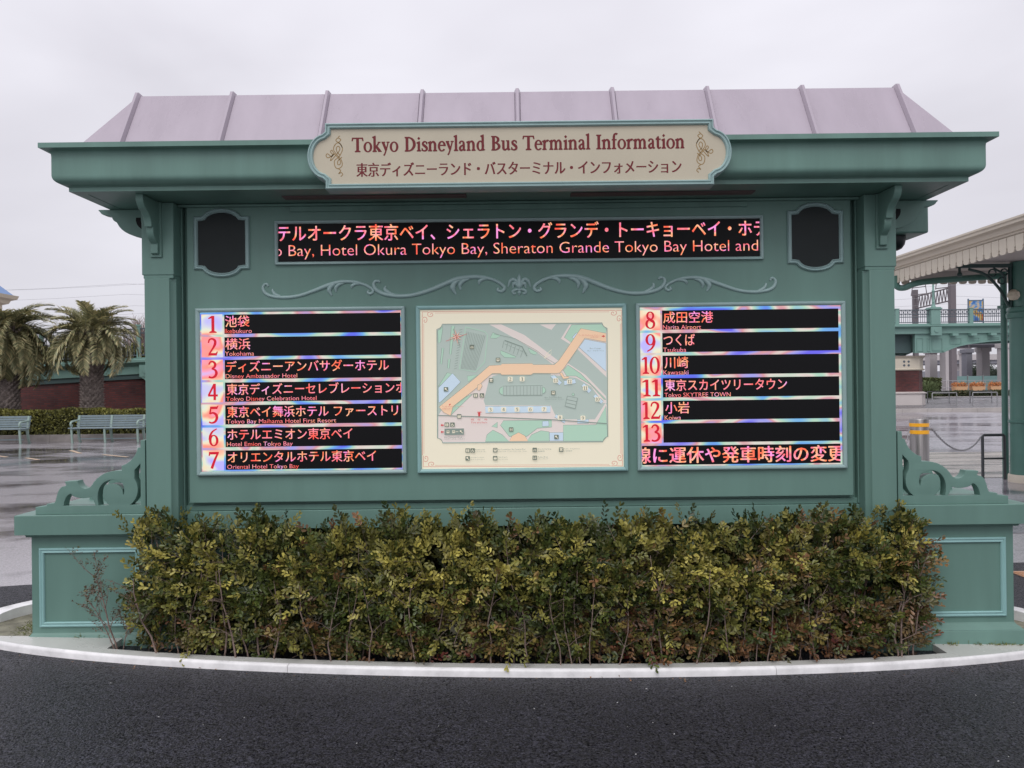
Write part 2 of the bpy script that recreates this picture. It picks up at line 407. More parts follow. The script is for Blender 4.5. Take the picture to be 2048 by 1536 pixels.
def text_points(s, offset=0.0, res=3):
    c = bpy.data.curves.new('t', 'FONT'); c.body = s; c.offset = offset; c.resolution_u = res
    o = bpy.data.objects.new('t', c); COL.objects.link(o)
    me = bpy.data.meshes.new_from_object(o.evaluated_get(bpy.context.evaluated_depsgraph_get()))
    vs = np.array([v.co[:2] for v in me.vertices]); fs = [tuple(p.vertices) for p in me.polygons]
    bpy.data.objects.remove(o); bpy.data.curves.remove(c); bpy.data.meshes.remove(me)
    return vs, fs
def text_obj(name, s, x0, x1, z0, z1, y, material, parent, bold=0.0, clip=None, depth=0.0, res=3, offset=0.0, vert=.6):
    """lettering whose ink fills the box x0..x1, z0..z1 on the plane y"""
    vs, fs = text_points(s, offset, res)
    a, b = vs.min(0), vs.max(0)
    vs = (vs-a)/(b-a)*np.array([x1-x0, z1-z0])+np.array([x0, z0])
    pts = [(x, y, z) for x, z in vs]; n_ = len(pts)
    if bold:      # a heavier face: the same outlines printed again a hair to the side
        e = bold*(z1-z0); faces = []
        vv = []
        for j, (dx, dz) in enumerate(((-e, 0), (e, 0), (0, e*vert), (0, -e*vert))):
            vv += [(x+dx, y-.00004*j, z+dz) for x, _, z in pts]; faces += [tuple(i+j*n_ for i in f) for f in fs]
        pts, fs = vv, faces
    me = bpy.data.meshes.new(name); me.from_pydata(pts, [], fs)
    me.materials.append(material)
    bm = bmesh.new(); bm.from_mesh(me)
    if clip:
        for px, sgn in ((clip[0], -1), (clip[1], 1)):
            bmesh.ops.bisect_plane(bm, geom=bm.verts[:]+bm.edges[:]+bm.faces[:], plane_co=(px, 0, 0), plane_no=(sgn, 0, 0), clear_outer=True)
    if depth:
        r = bmesh.ops.extrude_face_region(bm, geom=bm.faces[:])
        for v in [g for g in r['geom'] if isinstance(g, bmesh.types.BMVert)]: v.co.y -= depth
        bmesh.ops.recalc_face_normals(bm, faces=bm.faces)
    bm.to_mesh(me); bm.free()
    return link(name, me, parent)

# ------------------------------------------------------------ serif lettering drawn stroke by stroke (cap height 1)
def ring_arc(cx, cy, rx, ry, tx, ty, a0=0, a1=360, n=18):
    o = []; i_ = []
    for k in range(n+1):
        a = R(a0+(a1-a0)*k/n)
        o.append((cx+rx*math.cos(a), cy+ry*math.sin(a))); i_.append((cx+(rx-tx)*math.cos(a), cy+(ry-ty)*math.sin(a)))
    return ('ring', o, i_)
def rect(x0, z0, x1, z1): return ('poly', [(x0, z0), (x1, z0), (x1, z1), (x0, z1)])
def quad(*p): return ('poly', list(p))
def brush(pts, ws): return ('brush', pts, ws)
def foot(x0, x1, z=0.0, s=.10, h=.045):     # slab serif under a stem x0..x1
    return ('poly', [(x0-s, z), (x1+s, z), (x1+s, z+h*.6), (x1, z+h*2.2), (x0, z+h*2.2), (x0-s, z+h*.6)])
def head(x0, x1, z=1.0, s=.10, h=.045):
    return ('poly', [(x0-s, z), (x1+s, z), (x1+s, z-h*.6), (x1, z-h*2.2), (x0, z-h*2.2), (x0-s, z-h*.6)])
def flag(x0, x1, z):                        # slanted serif at the upper left of a lower-case stem
    return ('poly', [(x0-.09, z-.07), (x0-.09, z-.10), (x0, z-.16), (x1, z-.1), (x1, z+.02)])
XH = .68
def arch(x, w, z1=XH):
    return [brush([(x, z1-.2), (x+w*.35, z1-.05), (x+w*.68, z1-.04), (x+w*.92, z1-.16), (x+w*.95, z1-.3)], [.05, .07, .11, .135, .135]), rect(x+w*.95-.067, 0.04, x+w*.95+.067, z1-.28)]
GL = {
 'T': (.84, [rect(.34, .03, .50, .97), rect(.03, .93, .81, .985), quad((.03,.985),(.0,.76),(.035,.76),(.11,.94)), quad((.81,.985),(.84,.76),(.805,.76),(.73,.94)), foot(.34,.50,0,.12)]),
 'o': (.66, [ring_arc(.33,.335,.30,.355,.125,.045)]),
 'k': (.66, [rect(.10,.03,.235,1.08), flag(.10,.235,1.1), foot(.10,.235,0,.08), brush([(.22,.30),(.36,.46),(.47,.62)],[.06,.06,.05]), rect(.40,.635,.60,.675), brush([(.28,.38),(.42,.2),(.56,.03)],[.13,.15,.15]), quad((.42,0),(.68,0),(.68,.03),(.44,.05))]),
 'y': (.60, [brush([(.12,.66),(.24,.36),(.35,.08)],[.14,.14,.13]), brush([(.50,.66),(.37,.18),(.24,-.18),(.16,-.27)],[.05,.055,.06,.08]), rect(.02,.64,.28,.68), rect(.38,.64,.60,.68)]),
 'D': (.92, [rect(.14,.03,.30,.97), head(.14,.30,1.0,.08), foot(.14,.30,0,.08), ('ring', *ring_arc(.30,.5,.54,.5,.17,.055,-90,90)[1:])]),
 'i': (.34, [rect(.10,.03,.235,XH-.02), flag(.10,.235,XH), foot(.10,.235,0,.08), quad((.165,.80),(.25,.90),(.165,1.0),(.08,.90))]),
 's': (.48, [brush([(.40,.50),(.36,.63),(.24,.665),(.13,.58),(.15,.46),(.27,.36),(.39,.25),(.40,.11),(.27,.025),(.12,.05),(.07,.18)],[.03,.05,.07,.11,.13,.15,.14,.11,.07,.05,.03]), quad((.40,.66),(.42,.66),(.42,.47),(.385,.5)), quad((.06,.02),(.04,.02),(.05,.22),(.085,.2))]),
 'n': (.72, [rect(.10,.03,.235,XH-.02), flag(.10,.235,XH), foot(.10,.235,0,.07)] + arch(.19,.36) + [foot(.465,.60,0,.07)]),
 'm': (1.06, [rect(.10,.03,.235,XH-.02), flag(.10,.235,XH), foot(.10,.235,0,.07)] + arch(.19,.33) + [foot(.437,.57,0,.06)] + arch(.53,.33) + [foot(.777,.91,0,.07)]),
 'e': (.58, [ring_arc(.31,.335,.275,.355,.125,.045,8,322), rect(.14,.37,.575,.42), ('ring', *ring_arc(.31,.335,.275,.355,.10,.045,0,60,6)[1:])]),
 'l': (.34, [rect(.10,.03,.235,1.08), flag(.10,.235,1.1), foot(.10,.235,0,.08)]),
 'a': (.58, [rect(.33,.06,.455,.50), brush([(.10,.50),(.14,.63),(.27,.67),(.37,.60),(.395,.46)],[.10,.07,.05,.09,.12]), brush([(.36,.40),(.20,.32),(.12,.20),(.14,.08),(.24,.03),(.35,.10)],[.05,.08,.12,.12,.09,.05]), brush([(.39,.10),(.44,.03),(.54,.06)],[.10,.08,.04])]),
 'd': (.68, [rect(.42,.04,.555,1.08), flag(.42,.555,1.1), ring_arc(.31,.335,.265,.35,.125,.05), quad((.42,0),(.64,.03),(.64,.06),(.555,.10),(.42,.12))]),
 'B': (.76, [rect(.12,.03,.28,.97), head(.12,.28,1.0,.08), foot(.12,.28,0,.08), ('ring', *ring_arc(.28,.755,.34,.245,.15,.05,-90,90)[1:]), ('ring', *ring_arc(.28,.275,.41,.275,.165,.055,-90,90)[1:])]),
 'u': (.70, [rect(.09,.18,.225,XH), quad((.0,XH),(.225,XH),(.225,XH-.05),(.0,XH-.03)), brush([(.157,.2),(.18,.08),(.29,.035),(.40,.09),(.46,.17)],[.135,.12,.09,.06,.05]), rect(.44,.04,.575,XH), quad((.36,XH),(.575,XH),(.575,XH-.05),(.36,XH-.03)), quad((.50,0),(.66,.03),(.66,.06),(.575,.12),(.44,.12))]),
 'r': (.50, [rect(.10,.03,.235,XH-.02), flag(.10,.235,XH), foot(.10,.235,0,.08), brush([(.20,.42),(.28,.58),(.38,.65),(.46,.60)],[.05,.07,.10,.14])]),
 'I': (.42, [rect(.13,.03,.29,.97), head(.13,.29,1.0,.10), foot(.13,.29,0,.10)]),
 'f': (.42, [rect(.11,.03,.245,.86), foot(.11,.245,0,.09), brush([(.178,.82),(.21,.99),(.32,1.08),(.43,1.02)],[.135,.11,.07,.12]), rect(.02,.62,.38,.67)]),
 't': (.44, [rect(.11,.12,.245,.80), rect(.02,.62,.38,.67), quad((.02,.65),(.11,.65),(.245,.86),(.20,.86)), brush([(.178,.15),(.22,.04),(.32,.03),(.40,.10)],[.135,.11,.07,.03])]),
 ' ': (.40, []),
 '0': (.64, [ring_arc(.32,.5,.29,.51,.125,.04)]),
 '1': (.46, [rect(.20,.03,.32,1.0), foot(.20,.32,0,.12), quad((.04,.86),(.04,.83),(.20,.88),(.26,1.01),(.20,.99))]),
 '2': (.64, [brush([(.08,.74),(.14,.93),(.30,.985),(.46,.88),(.47,.68),(.34,.42),(.10,.06)],[.05,.06,.07,.12,.13,.08,.05]), quad((.06,0),(.56,0),(.62,.22),(.585,.22),(.52,.12),(.10,.12))]),
 '3': (.60, [brush([(.08,.80),(.17,.95),(.32,.97),(.43,.84),(.40,.66),(.24,.55)],[.05,.06,.08,.12,.10,.05]), brush([(.24,.55),(.42,.48),(.50,.30),(.42,.10),(.24,.02),(.07,.07)],[.05,.09,.13,.11,.07,.08])]),
 '4': (.66, [rect(.37,.03,.49,1.0), rect(.03,.26,.62,.35), quad((.49,1.0),(.37,1.0),(.03,.35),(.03,.29),(.09,.29),(.40,.86))]),
 '5': (.58, [quad((.14,.98),(.50,.98),(.54,1.04),(.56,1.04),(.50,.86),(.16,.86)), quad((.14,.98),(.18,.98),(.15,.58),(.08,.55)), brush([(.10,.56),(.28,.62),(.45,.50),(.48,.30),(.38,.09),(.20,.02),(.06,.08)],[.05,.08,.12,.13,.10,.06,.06])]),
 '6': (.64, [ring_arc(.33,.32,.27,.33,.12,.04), brush([(.09,.36),(.13,.62),(.27,.86),(.52,1.02)],[.11,.11,.07,.03])]),
 '7': (.58, [quad((.04,.98),(.56,.98),(.56,.93),(.50,.86),(.10,.86),(.06,.76),(.03,.76)), brush([(.52,.93),(.36,.55),(.24,.20),(.18,.0)],[.07,.10,.12,.12])]),
 '8': (.64, [ring_arc(.32,.765,.22,.24,.09,.04), ring_arc(.32,.27,.275,.285,.11,.04), brush([(.15,.66),(.32,.52),(.49,.38)],[.10,.12,.10])]),
 '9': (.64, [ring_arc(.31,.68,.27,.33,.12,.04), brush([(.55,.64),(.51,.38),(.37,.14),(.12,-.02)],[.11,.11,.07,.03])]),
}
def serif(name, s, x0, x1, z0, h, y, material, parent, lift=.00006, weight=0.0):
    W_ = sum(GL[c][0] for c in s); sx = (x1-x0)/W_; mb = MB(); k = 0; x = 0
    for c in s:
        for st in GL[c][1]:
            yy = y-lift*(k % 12); k += 1
            tr = lambda p: (x0+(x+p[0])*sx, z0+p[1]*h)
            e = weight*h
            if st[0] == 'poly':
                flat(mb, [tr(p) for p in st[1]], yy)
                if e: strip(mb, [tr(p) for p in st[1]], e, yy-.00001, closed=True)
            elif st[0] == 'ring':
                o = [tr(p) for p in st[1]]; i_ = [tr(p) for p in st[2]]; n = len(o)
                mb.add([(q[0], yy, q[1]) for q in o+i_], [(j, j+1, n+j+1, n+j) for j in range(n-1)])
                if e: strip(mb, o, e, yy-.00001); strip(mb, i_, e, yy-.00002)
            else:
                pts = catmull([(*p, 0) for p in st[1]], 4); pts = [Vector(tr(p)) for p in pts]
                strip(mb, pts, [w*(sx+h)/2+e for w in lerpl(list(st[2]), len(pts))], yy)
        x += GL[c][0]
    return mb.build(name, material, parent, smooth=False)
# ============================================================ GROUND
def sheet(name, xs, ys, material, lift=0.0):
    vs = [(x, y, zg(x, y)+lift) for y in ys for x in xs]; nx = len(xs)
    f = [(j*nx+i, j*nx+i+1, (j+1)*nx+i+1, (j+1)*nx+i) for j in range(len(ys)-1) for i in range(nx-1)]
    m = MB(); m.add(vs, f); o = m.build(name, material); return struct(o)
axis_ = [-700, -200, -80, -40, -20] + [-12+.5*i for i in range(49)] + [20, 40, 80, 200, 700]
sheet('ground', axis_, [-30, -10] + [-4+.5*i for i in range(56)] + [28, 40, 80, 200, 900], ASPH_OLD)
# wet plaza to the right of the kiosk, as far as the pavement by the bridge
sheet('plaza', [2.6+.5*i for i in range(15)]+[12, 16, 24, 40, 60], [8+.5*i for i in range(18)]+[18, 24, 30, 37.4], PLAZA, .004)
sheet('paved_strip', [3.0+.5*i for i in range(14)]+[12, 20, 40], [12.2+.3*i for i in range(15)], PAVING, .008)
# newly laid asphalt round the kiosk: an uneven edge
def new_patch():
    random.seed(5); m = MB(); n = 72; rings = 26; vs = []; cx, cy = .3, 4.0
    for j in range(rings+1):
        for k in range(n):
            a = 2*math.pi*k/n; ca, sa = math.cos(a), math.sin(a)
            ex = 8.2 if ca > 0 else 5.6; ey = 4.6 if sa < 0 else (2.0+1.0*max(0, ca))
            r = 1/math.sqrt((ca/ex)**2+(sa/ey)**2) if sa < 0 else 1/((abs(ca)/ex)**4+(abs(sa)/ey)**4)**.25
            r *= 1+.012*math.sin(7*a)+.01*math.sin(17*a)
            x, y = cx+ca*r*j/rings, cy+sa*r*j/rings
            vs.append((x, y, zg(x, y)+.005))
    f = [(j*n+k, j*n+(k+1) % n, (j+1)*n+(k+1) % n, (j+1)*n+k) for j in range(1, rings) for k in range(n)]
    f += [(0, n+k, n+(k+1) % n) for k in range(n)]
    m.add(vs, f); return m
struct(new_patch().build('new_asphalt_patch', ASPH_NEW))

# worn parking marks on the wet lot
for pts in [((141, 901), (161, 907)), ((-12, 911), (14, 914.5)), ((52, 916), (77, 920)), ((206, 909.5), (256, 914.5))]:
    a, b = G(*pts[0]), G(*pts[1]); dv = (b-a).normalized(); nn = Vector((-dv.y, dv.x, 0))*.045
    m = MB(); m.add([(*q.xy, zg(q.x, q.y)+.006) for q in (a-nn, b-nn, b+nn, a+nn)], [(0, 1, 2, 3)]); struct(m.build('parking_line', LINE))

# ============================================================ KERB ISLAND
EA, EB, ECY, ECX = 3.46, .74, 4.80, X0
def ell(a, off=0.0):
    return ECX+(EA+off)*math.cos(a), ECY+((1.38 if math.sin(a) > 0 else EB)+off)*math.sin(a)
def kerb_stones():
    prof = [(0.0, -.10), (0.0, .032), (-.004, .041), (-.012, .047), (-.019, .049), (-.026, .046), (-.026, -.10)]
    # stones of about a metre, thin joints
    N_ = 400; pts = [(2*math.pi*k/N_) for k in range(N_+1)]; ln = [0]
    for k in range(N_):
        a, b = ell(pts[k]), ell(pts[k+1]); ln.append(ln[-1]+math.dist(a, b))
    total = ln[-1]; cnt = 8; root = struct(bpy.data.objects.new('kerb', None)); COL.objects.link(root)
    # joints at photo positions x=565 and x=1540 of the front
    start = None
    def at_len(s_):
        s_ %= total
        k = max(0, min(N_-1, int(np.searchsorted(ln, s_))-1)); t = (s_-ln[k])/(ln[k+1]-ln[k]); return pts[k]+(pts[k+1]-pts[k])*t
    s0 = ln[int(N_*.75)]-1.27
    cuts = [s0+total*0, s0+2.62] + [s0+2.62+i*(total-2.62)/6 for i in range(1, 7)]
    for i in range(len(cuts)-1):
        a, b = cuts[i]+.0015, cuts[i+1]-.0015; n = max(6, int((b-a)/.07)); vs = []
        for k in range(n+1):
            th = at_len(a+(b-a)*k/n)
            y_k = ell(th)[1]; bk = 1+1.9*sm((y_k-4.72)/.2)
            for o_, z in prof:
                if o_ < -.02: o_ *= bk*1.5 if bk > 1.5 else bk
                if bk > 1 and z > 0: z += .03*sm((y_k-4.80)/.2)
                x, y = ell(th, o_); vs.append((x, y, zg(x, y)+z+random.uniform(-.0008, .0008)))
        m = len(prof); f = [(k*m+j, (k+1)*m+j, (k+1)*m+(j+1) % m, k*m+(j+1) % m) for k in range(n) for j in range(m)]
        f += [tuple(range(m)), tuple(range(n*m, n*m+m))[::-1]]
        q = MB(); q.add(vs, f); q.build('kerb_stone', KERB, root, angle=50)
random.seed(3)
kerb_stones()
# planting bed outline, front left corner -> arc -> front right corner -> back
BED_F = [(x, ECY-EB*math.sqrt(1-((x-ECX)/EA)**2)+.095) for x in (-2.31, -2.0, -1.6, -1.2, -.8, -.4, 0, .4, .8, 1.2, 1.6, 2.0, 2.25, 2.45)]
BED_B = [(2.45, 4.545), (-2.31, 4.545)]
def pad():
    m = MB(); bed = BED_F+BED_B; bm = bmesh.new()
    outer = [ell(math.pi+math.asin(.25/EB)+(math.pi-2*math.asin(.25/EB))*k/95, -.025) for k in range(96)]
    ov = [bm.verts.new((x, y, 0)) for x, y in outer]; iv = [bm.verts.new((x, y, 0)) for x, y in bed]
    oe = [bm.edges.new((ov[k], ov[(k+1) % 96])) for k in range(96)]; ie = [bm.edges.new((iv[k], iv[(k+1) % len(iv)])) for k in range(len(iv))]
    bmesh.ops.triangle_fill(bm, use_beauty=True, use_dissolve=False, edges=oe+ie)
    # remove faces inside the bed
    def inside(x, y):
        c = False; n = len(bed)
        for i in range(n):
            (x1, y1), (x2, y2) = bed[i], bed[(i+1) % n]
            if (y1 > y) != (y2 > y) and x < (x2-x1)*(y-y1)/(y2-y1)+x1: c = not c
        return c
    dele = [f for f in bm.faces if inside(*f.calc_center_median().xy)]
    bmesh.ops.delete(bm, geom=dele, context='FACES')
    for v in bm.verts: v.co.z = zg(v.co.x, v.co.y)+.044
    me = bpy.data.meshes.new('concrete_pad'); bm.to_mesh(me); bm.free(); me.materials.append(PAD)
    struct(link('concrete_pad', me))
    # inner upstand of the bed
    w = MB(); n = len(bed); vs = [(x, y, zg(x, y)+.044) for x, y in bed]+[(x, y, zg(x, y)-.10) for x, y in bed]
    w.add(vs, [(k, (k+1) % n, n+(k+1) % n, n+k) for k in range(n)]); struct(w.build('bed_edge', PAD, smooth=False))
pad()
def island_back():
    m = MB(); pts = [ell(-math.asin(.25/EB)+(math.pi+2*math.asin(.25/EB))*k/80, -.05) for k in range(81)]
    c = (X0, 5.2); vs = [(x, y, zg(x, y)+.014) for x, y in pts]+[(*c, -.036)]
    m.add(vs, [(k, k+1, 81) for k in range(80)]+[(80, 0, 81)]); struct(m.build('island_ground', mat('mossy_ground', (.20, .19, .14), .7, .3, var=.4, vscale=12, bump=.6, bscale=60, bdist=.01)))
    x0, y0 = ell(math.pi+math.asin(.25/EB), -.041); m = MB(); x1 = 2*X0-x0
    m.add([(x0, y0+.001, zg(x0, y0)+.044), (x1, y0+.001, zg(x1, y0)+.044), (x1, y0+.001, -.2), (x0, y0+.001, -.2)], [(0, 1, 2, 3)]); struct(m.build('pad_edge', PAD))
island_back()
# two hairline cracks across the pad continue the kerb joints
def soil():
    random.seed(11); m = MB(); nx, ny = 150, 26; vs = []
    for j in range(ny+1):
        for i in range(nx+1):
            x = -2.42+5.1*i/nx; y = 4.10+1.0*j/ny
            vs.append((x, y, zg(x, y)-.02+.02*math.sin(x*9+y*7)*math.sin(y*13)+random.uniform(-.012, .012)))
    f = [(j*(nx+1)+i, j*(nx+1)+i+1, (j+1)*(nx+1)+i+1, (j+1)*(nx+1)+i) for j in range(ny) for i in range(nx)]
    def ok(fc):
        x = sum(vs[i][0] for i in fc)/4; y = sum(vs[i][1] for i in fc)/4
        fy = np.interp(x, [p[0] for p in BED_F], [p[1] for p in BED_F])
        if x < -2.30 or x > 2.44: return False
        if x < -2.12 or x > 2.27: return y > fy+.004 and y < 4.568
        return y > fy+.004
    m.add(vs, [fc for fc in f if ok(fc)]); struct(m.build('planting_soil', SOIL))
soil()

# ============================================================ KIOSK
K = thing('information_kiosk', 'green bus terminal information kiosk with lilac metal roof and lit boards', 'kiosk', (X0, 4.9, 0))
def hw(half, dist): return half*dist/F
CW, CF, CB = 2.209, 4.50, 5.30     # column outer half-width, front, back

def lx(x): return X0+x
# columns
for s in (-1, 1):
    m = MB()
    xo, xi = s*CW, s*2.022
    a, b = sorted((lx(xo), lx(xi)))
    m.box(a, b, CF, CB, 2.168, 2.592)
    c = .013; ci = .032
    # chamfered shaft below
    oc, ic = lx(xo)-s*0, lx(xi)
    poly = [(oc-s*c, CF), (ic+s*ci*.5, CF), (ic, CF+ci), (ic, CB), (oc-s*.0, CB), (oc-s*.0-s*c*.0, CF+.03), (oc-s*c, CF+.012)]
    poly = [(oc-s*c, CF), (ic+s*ci*.9, CF), (ic+s*ci*.9-s*.004, CF+.012), (ic, CF+ci), (ic, CB), (oc-s*c, CB)]
    m.prism(poly, 'z', -.12, 2.15)
    # chamfer stop
    m.prism([(oc-s*c*.5, CF+.004), (ic+s*.004, CF+.004), (ic+s*.004, CB-.004), (oc-s*c*.5, CB-.004)], 'z', 2.148, 2.172)
    m.build('column', GREEN, K, bevel=.004)
    # square block at the head of the column where the eaves brackets sit
    h = MB(); h.box(*sorted((lx(s*(CW+.006)), lx(s*(CW-.02)))), CF+.015, CB, 2.33, 2.592); h.build('column_head', GREEN, K, bevel=.003)
    p = MB(); 
    def ringp(o, s=s):
        x0, x1 = sorted((lx(s*CW), lx(s*2.022))); return [(x0-o, CF-o), (x1+o, CF-o), (x1+o, CB+o), (x0-o, CB+o)]
    p.sweep([(-.01, -.12), (.022, -.12), (.022, .015), (.018, .028), (.008, .036), (-.01, .045)], ringp, closed=False); p.build('column_plinth', GREEN, K)
# walling between the columns
b = MB(); b.box(lx(-2.0215), lx(2.0215), 4.64, 5.20, .655, 2.592); b.build('wall', GREEN, K)
b = MB(); b.box(lx(-1.980), lx(1.980), 4.583, 4.639, .818, 2.591); b.build('face_panel', GREEN, K, bevel=.004)
for s in (-1, 1):
    b = MB(); b.box(*sorted((lx(s*2.0215), lx(s*2.012))), 4.60, 4.639, .77, 2.59); b.build('edge_strip', GREEN, K, bevel=.002)
b = MB(); b.box(lx(-2.0216), lx(2.0216), 4.60, 4.6395, .656, .765); b.box(lx(-2.0212), lx(2.0212), 4.617, 4.6395, .766, .80); b.build('bottom_rail', GREEN, K, bevel=.003)
# cornice
def rect_ring(o): return [(lx(-CW-o), CF-o), (lx(CW+o), CF-o), (lx(CW+o), CB+o), (lx(-CW-o), CB+o)]
prof = [(.20, 2.592), (.2677, 2.592), (.2677, 2.6146), (.2745, 2.6165)]
prof += [p for p in bezier((.2745, 2.618), (.305, 2.628), (.3276, 2.635), (.3276, 2.668), 8)]
prof += [(.3276, 2.765)]
prof += [p for p in bezier((.3276, 2.768), (.3276, 2.795), (.338, 2.797), (.366, 2.803), 6)]
prof += [(.3727, 2.8045), (.3727, 2.831), (.20, 2.834)]
m = MB(); m.sweep(prof, rect_ring, closed=True); m.build('cornice', GREEN2, K, angle=28)
# soffit with a sunk slot over the boards, closing deck above
m = MB(); m.box(lx(-CW-.1995), lx(CW+.1995), CF-.1995, CB+.1995, 2.594, 2.62); m.build('soffit', GREEN2, K)
m = MB()
for x0, x1 in ((-1.35, -.30), (.30, 1.35)):
    m.box(lx(x0), lx(x1), 4.38, 4.46, 2.588, 2.5937)
m.build('soffit_light_strip', SOFFIT, K)
# bed moulding under the soffit against the wall
m = MB(); m.box(lx(-2.021), lx(2.021), 4.555, 4.5825, 2.577, 2.5915); m.box(lx(-1.36), lx(1.36), 4.567, 4.5826, 2.545, 2.5768); m.build('bed_moulding', GREEN2, K, bevel=.004)
# roof: hipped mansard with flat top
EX, EY, RX, RY, ZE, ZR = 2.432, .262, 2.193, .05, 2.834, 3.192
m = MB()
v = [(lx(-EX), CF-EY+.0, ZE), (lx(EX), CF-EY, ZE), (lx(EX), CB+EY, ZE), (lx(-EX), CB+EY, ZE), (lx(-RX), CF-RY, ZR), (lx(RX), CF-RY, ZR), (lx(RX), CB+RY, ZR), (lx(-RX), CB+RY, ZR)]
m.add(v, [(1, 2, 6, 5), (2, 3, 7, 6), (3, 0, 4, 7), (4, 5, 6, 7), (0, 1, 5, 4)]); m.build('roof', LILAC, K, smooth=False)
slope = Vector((0, (CF-RY)-(CF-EY), ZR-ZE)); nrm = Vector((0, -slope.z, slope.y)).normalized()
def on_slope(x, t, lift): 
    p = Vector((0, CF-EY, ZE))+slope*t+nrm*lift; return (lx(x), p.y, p.z)
ribx = [-RX+2*RX*i/8 for i in range(9)]
for i in range(8):
    a, b_ = ribx[i]+.017, ribx[i+1]-.017; m = MB()
    m.add([on_slope(x, t, l) for l in (.001, .006) for x, t in ((a, .002), (b_, .002), (b_, .998), (a, .998))], [(4, 5, 6, 7), (0, 1, 5, 4), (1, 2, 6, 5), (2, 3, 7, 6), (3, 0, 4, 7)])
    m.build('roof_panel', LILAC, K, smooth=False)
for s in (-1, 1):    # triangular corner pieces of the front slope
    m = MB(); m.add([on_slope(s*(RX+.017), .003, .006), on_slope(s*(EX-.004), .003, .006), on_slope(s*(RX+.017), .92, .006)], [(0, 1, 2)]); m.build('roof_panel', LILAC, K, smooth=False)
m = MB(); w = .013; t1 = 1.035
vs = []
for t, hgt in ((.0, .030), (t1-.03, .030), (t1, .020)):
    for x, l in ((-w-.004, .0), (-w*.55, hgt), (w*.55, hgt), (w+.004, .0)):
        p = slope*t+nrm*l; vs.append((x, p.y, p.z))
vs += [(-w*.9, slope.y*1.0+.07, slope.z-.004), (-w*.55, slope.y+.07, slope.z+.014), (w*.55, slope.y+.07, slope.z+.014), (w*.9, slope.y+.07, slope.z-.004)]
f = [(j*4+k, j*4+k+1, (j+1)*4+k+1, (j+1)*4+k) for j in range(3) for k in range(3)]+[(0, 1, 2, 3), (12, 13, 14, 15)]
m.add(vs, f); rib = m.mesh('roof_rib', LILAC, smooth=False)
for x in ribx: link('roof_rib', rib, K, loc=(x, CF-EY-4.9, ZE))
# other ribs on the ends and the back
for s in (-1, 1):
    for y in (4.75, 5.05): link('roof_rib', rib, K, loc=(s*EX, y-4.9, ZE), rot=(0, 0, s*R(90)))
for x in ribx: link('roof_rib', rib, K, loc=(x, CB+EY-4.9, ZE), rot=(0, 0, R(180)))
# front eaves brackets (profile in depth/height)
fb = [(0, 2.5915), (-.205, 2.5915), (-.205, 2.565)] + bezier((-.205, 2.56), (-.195, 2.535), (-.175, 2.515), (-.145, 2.505), 5) + bezier((-.14, 2.50), (-.115, 2.487), (-.105, 2.46), (-.103, 2.43), 4) + [(-.085, 2.43)] + bezier((-.085, 2.425), (-.085, 2.39), (-.07, 2.37), (-.03, 2.345), 5) + [(-.03, 2.29), (0, 2.28)]
for s in (-1, 1):
    m = MB(); xc = s*2.121
    m.prism([(CF+y-.001, z) for y, z in fb], 'x', lx(xc-.021), lx(xc+.021)); m.box(lx(xc-.034), lx(xc+.034), CF-.012, CF-.0005, 2.27, 2.5912)
    m.build('eaves_bracket', GREEN2, K, bevel=.003)
# side eaves brackets; a black crescent plate paints the shade of their opening
sb = [(0, 2.5915), (.33, 2.5915), (.33, 2.585)] + bezier((.322, 2.58), (.315, 2.562), (.295, 2.555), (.262, 2.552), 5) + bezier((.25, 2.55), (.247, 2.53), (.235, 2.52), (.222, 2.515), 4) + bezier((.218, 2.51), (.195, 2.455), (.13, 2.43), (.07, 2.42), 7) + [(.035, 2.415), (.035, 2.36), (0, 2.35)]
for s in (-1, 1):
    for y in ((4.66, 5.08)):
        m = MB(); m.prism([(lx(s*(CW+.0065+p)), z) for p, z in sb], 'y', y, y+.05)
        m.build('side_bracket', GREEN2, K, bevel=.003)
        q = MB(); cres = bezier((.10, 2.54), (.11, 2.50), (.07, 2.46), (.035, 2.46), 6)+bezier((.04, 2.475), (.06, 2.49), (.075, 2.51), (.075, 2.54), 6)
        q.prism([(lx(s*(CW+.0065+p)), z) for p, z in cres], 'y', y-.004, y-.0005); q.build('bracket_opening_shade', SCREEN, K)

# -------- side wings
sc = .0009265
def zc(x, z): return (920-x)*sc, .771+(530-z)*sc
out_ = [(222, 530), (222, 483), (292, 475), (292, 463), (340, 458)] + bezier((340, 458), (362, 440), (352, 350), (412, 350), 7)[1:] + [(418, 345), (408, 322), (490, 318)] + bezier((495, 335), (510, 372), (560, 385), (585, 340), 6) + bezier((590, 330), (640, 270), (690, 255), (770, 257), 7) + [(770, 226)] + bezier((778, 224), (835, 205), (868, 150), (873, 114), 6) + [(890, 110), (892, 65), (920, 65), (920, 530)]
holeA = bezier((400, 476), (405, 430), (425, 402), (447, 400), 5) + bezier((460, 415), (500, 435), (545, 430), (583, 420), 5) + [(575, 432)] + bezier((590, 440), (592, 455), (600, 466), (604, 476), 3)
holeC = bezier((622, 476), (600, 380), (640, 315), (715, 313), 9) + bezier((760, 318), (790, 350), (790, 400), (778, 412), 5)[1:] + bezier((772, 375), (750, 340), (715, 338), (700, 339), 4) + bezier((665, 345), (635, 385), (655, 450), (688, 474), 7)
holeD = [(889, 214), (852, 254), (850, 308)] + bezier((850, 308), (890, 370), (870, 440), (822, 474), 7)[1:] + [(889, 474)]
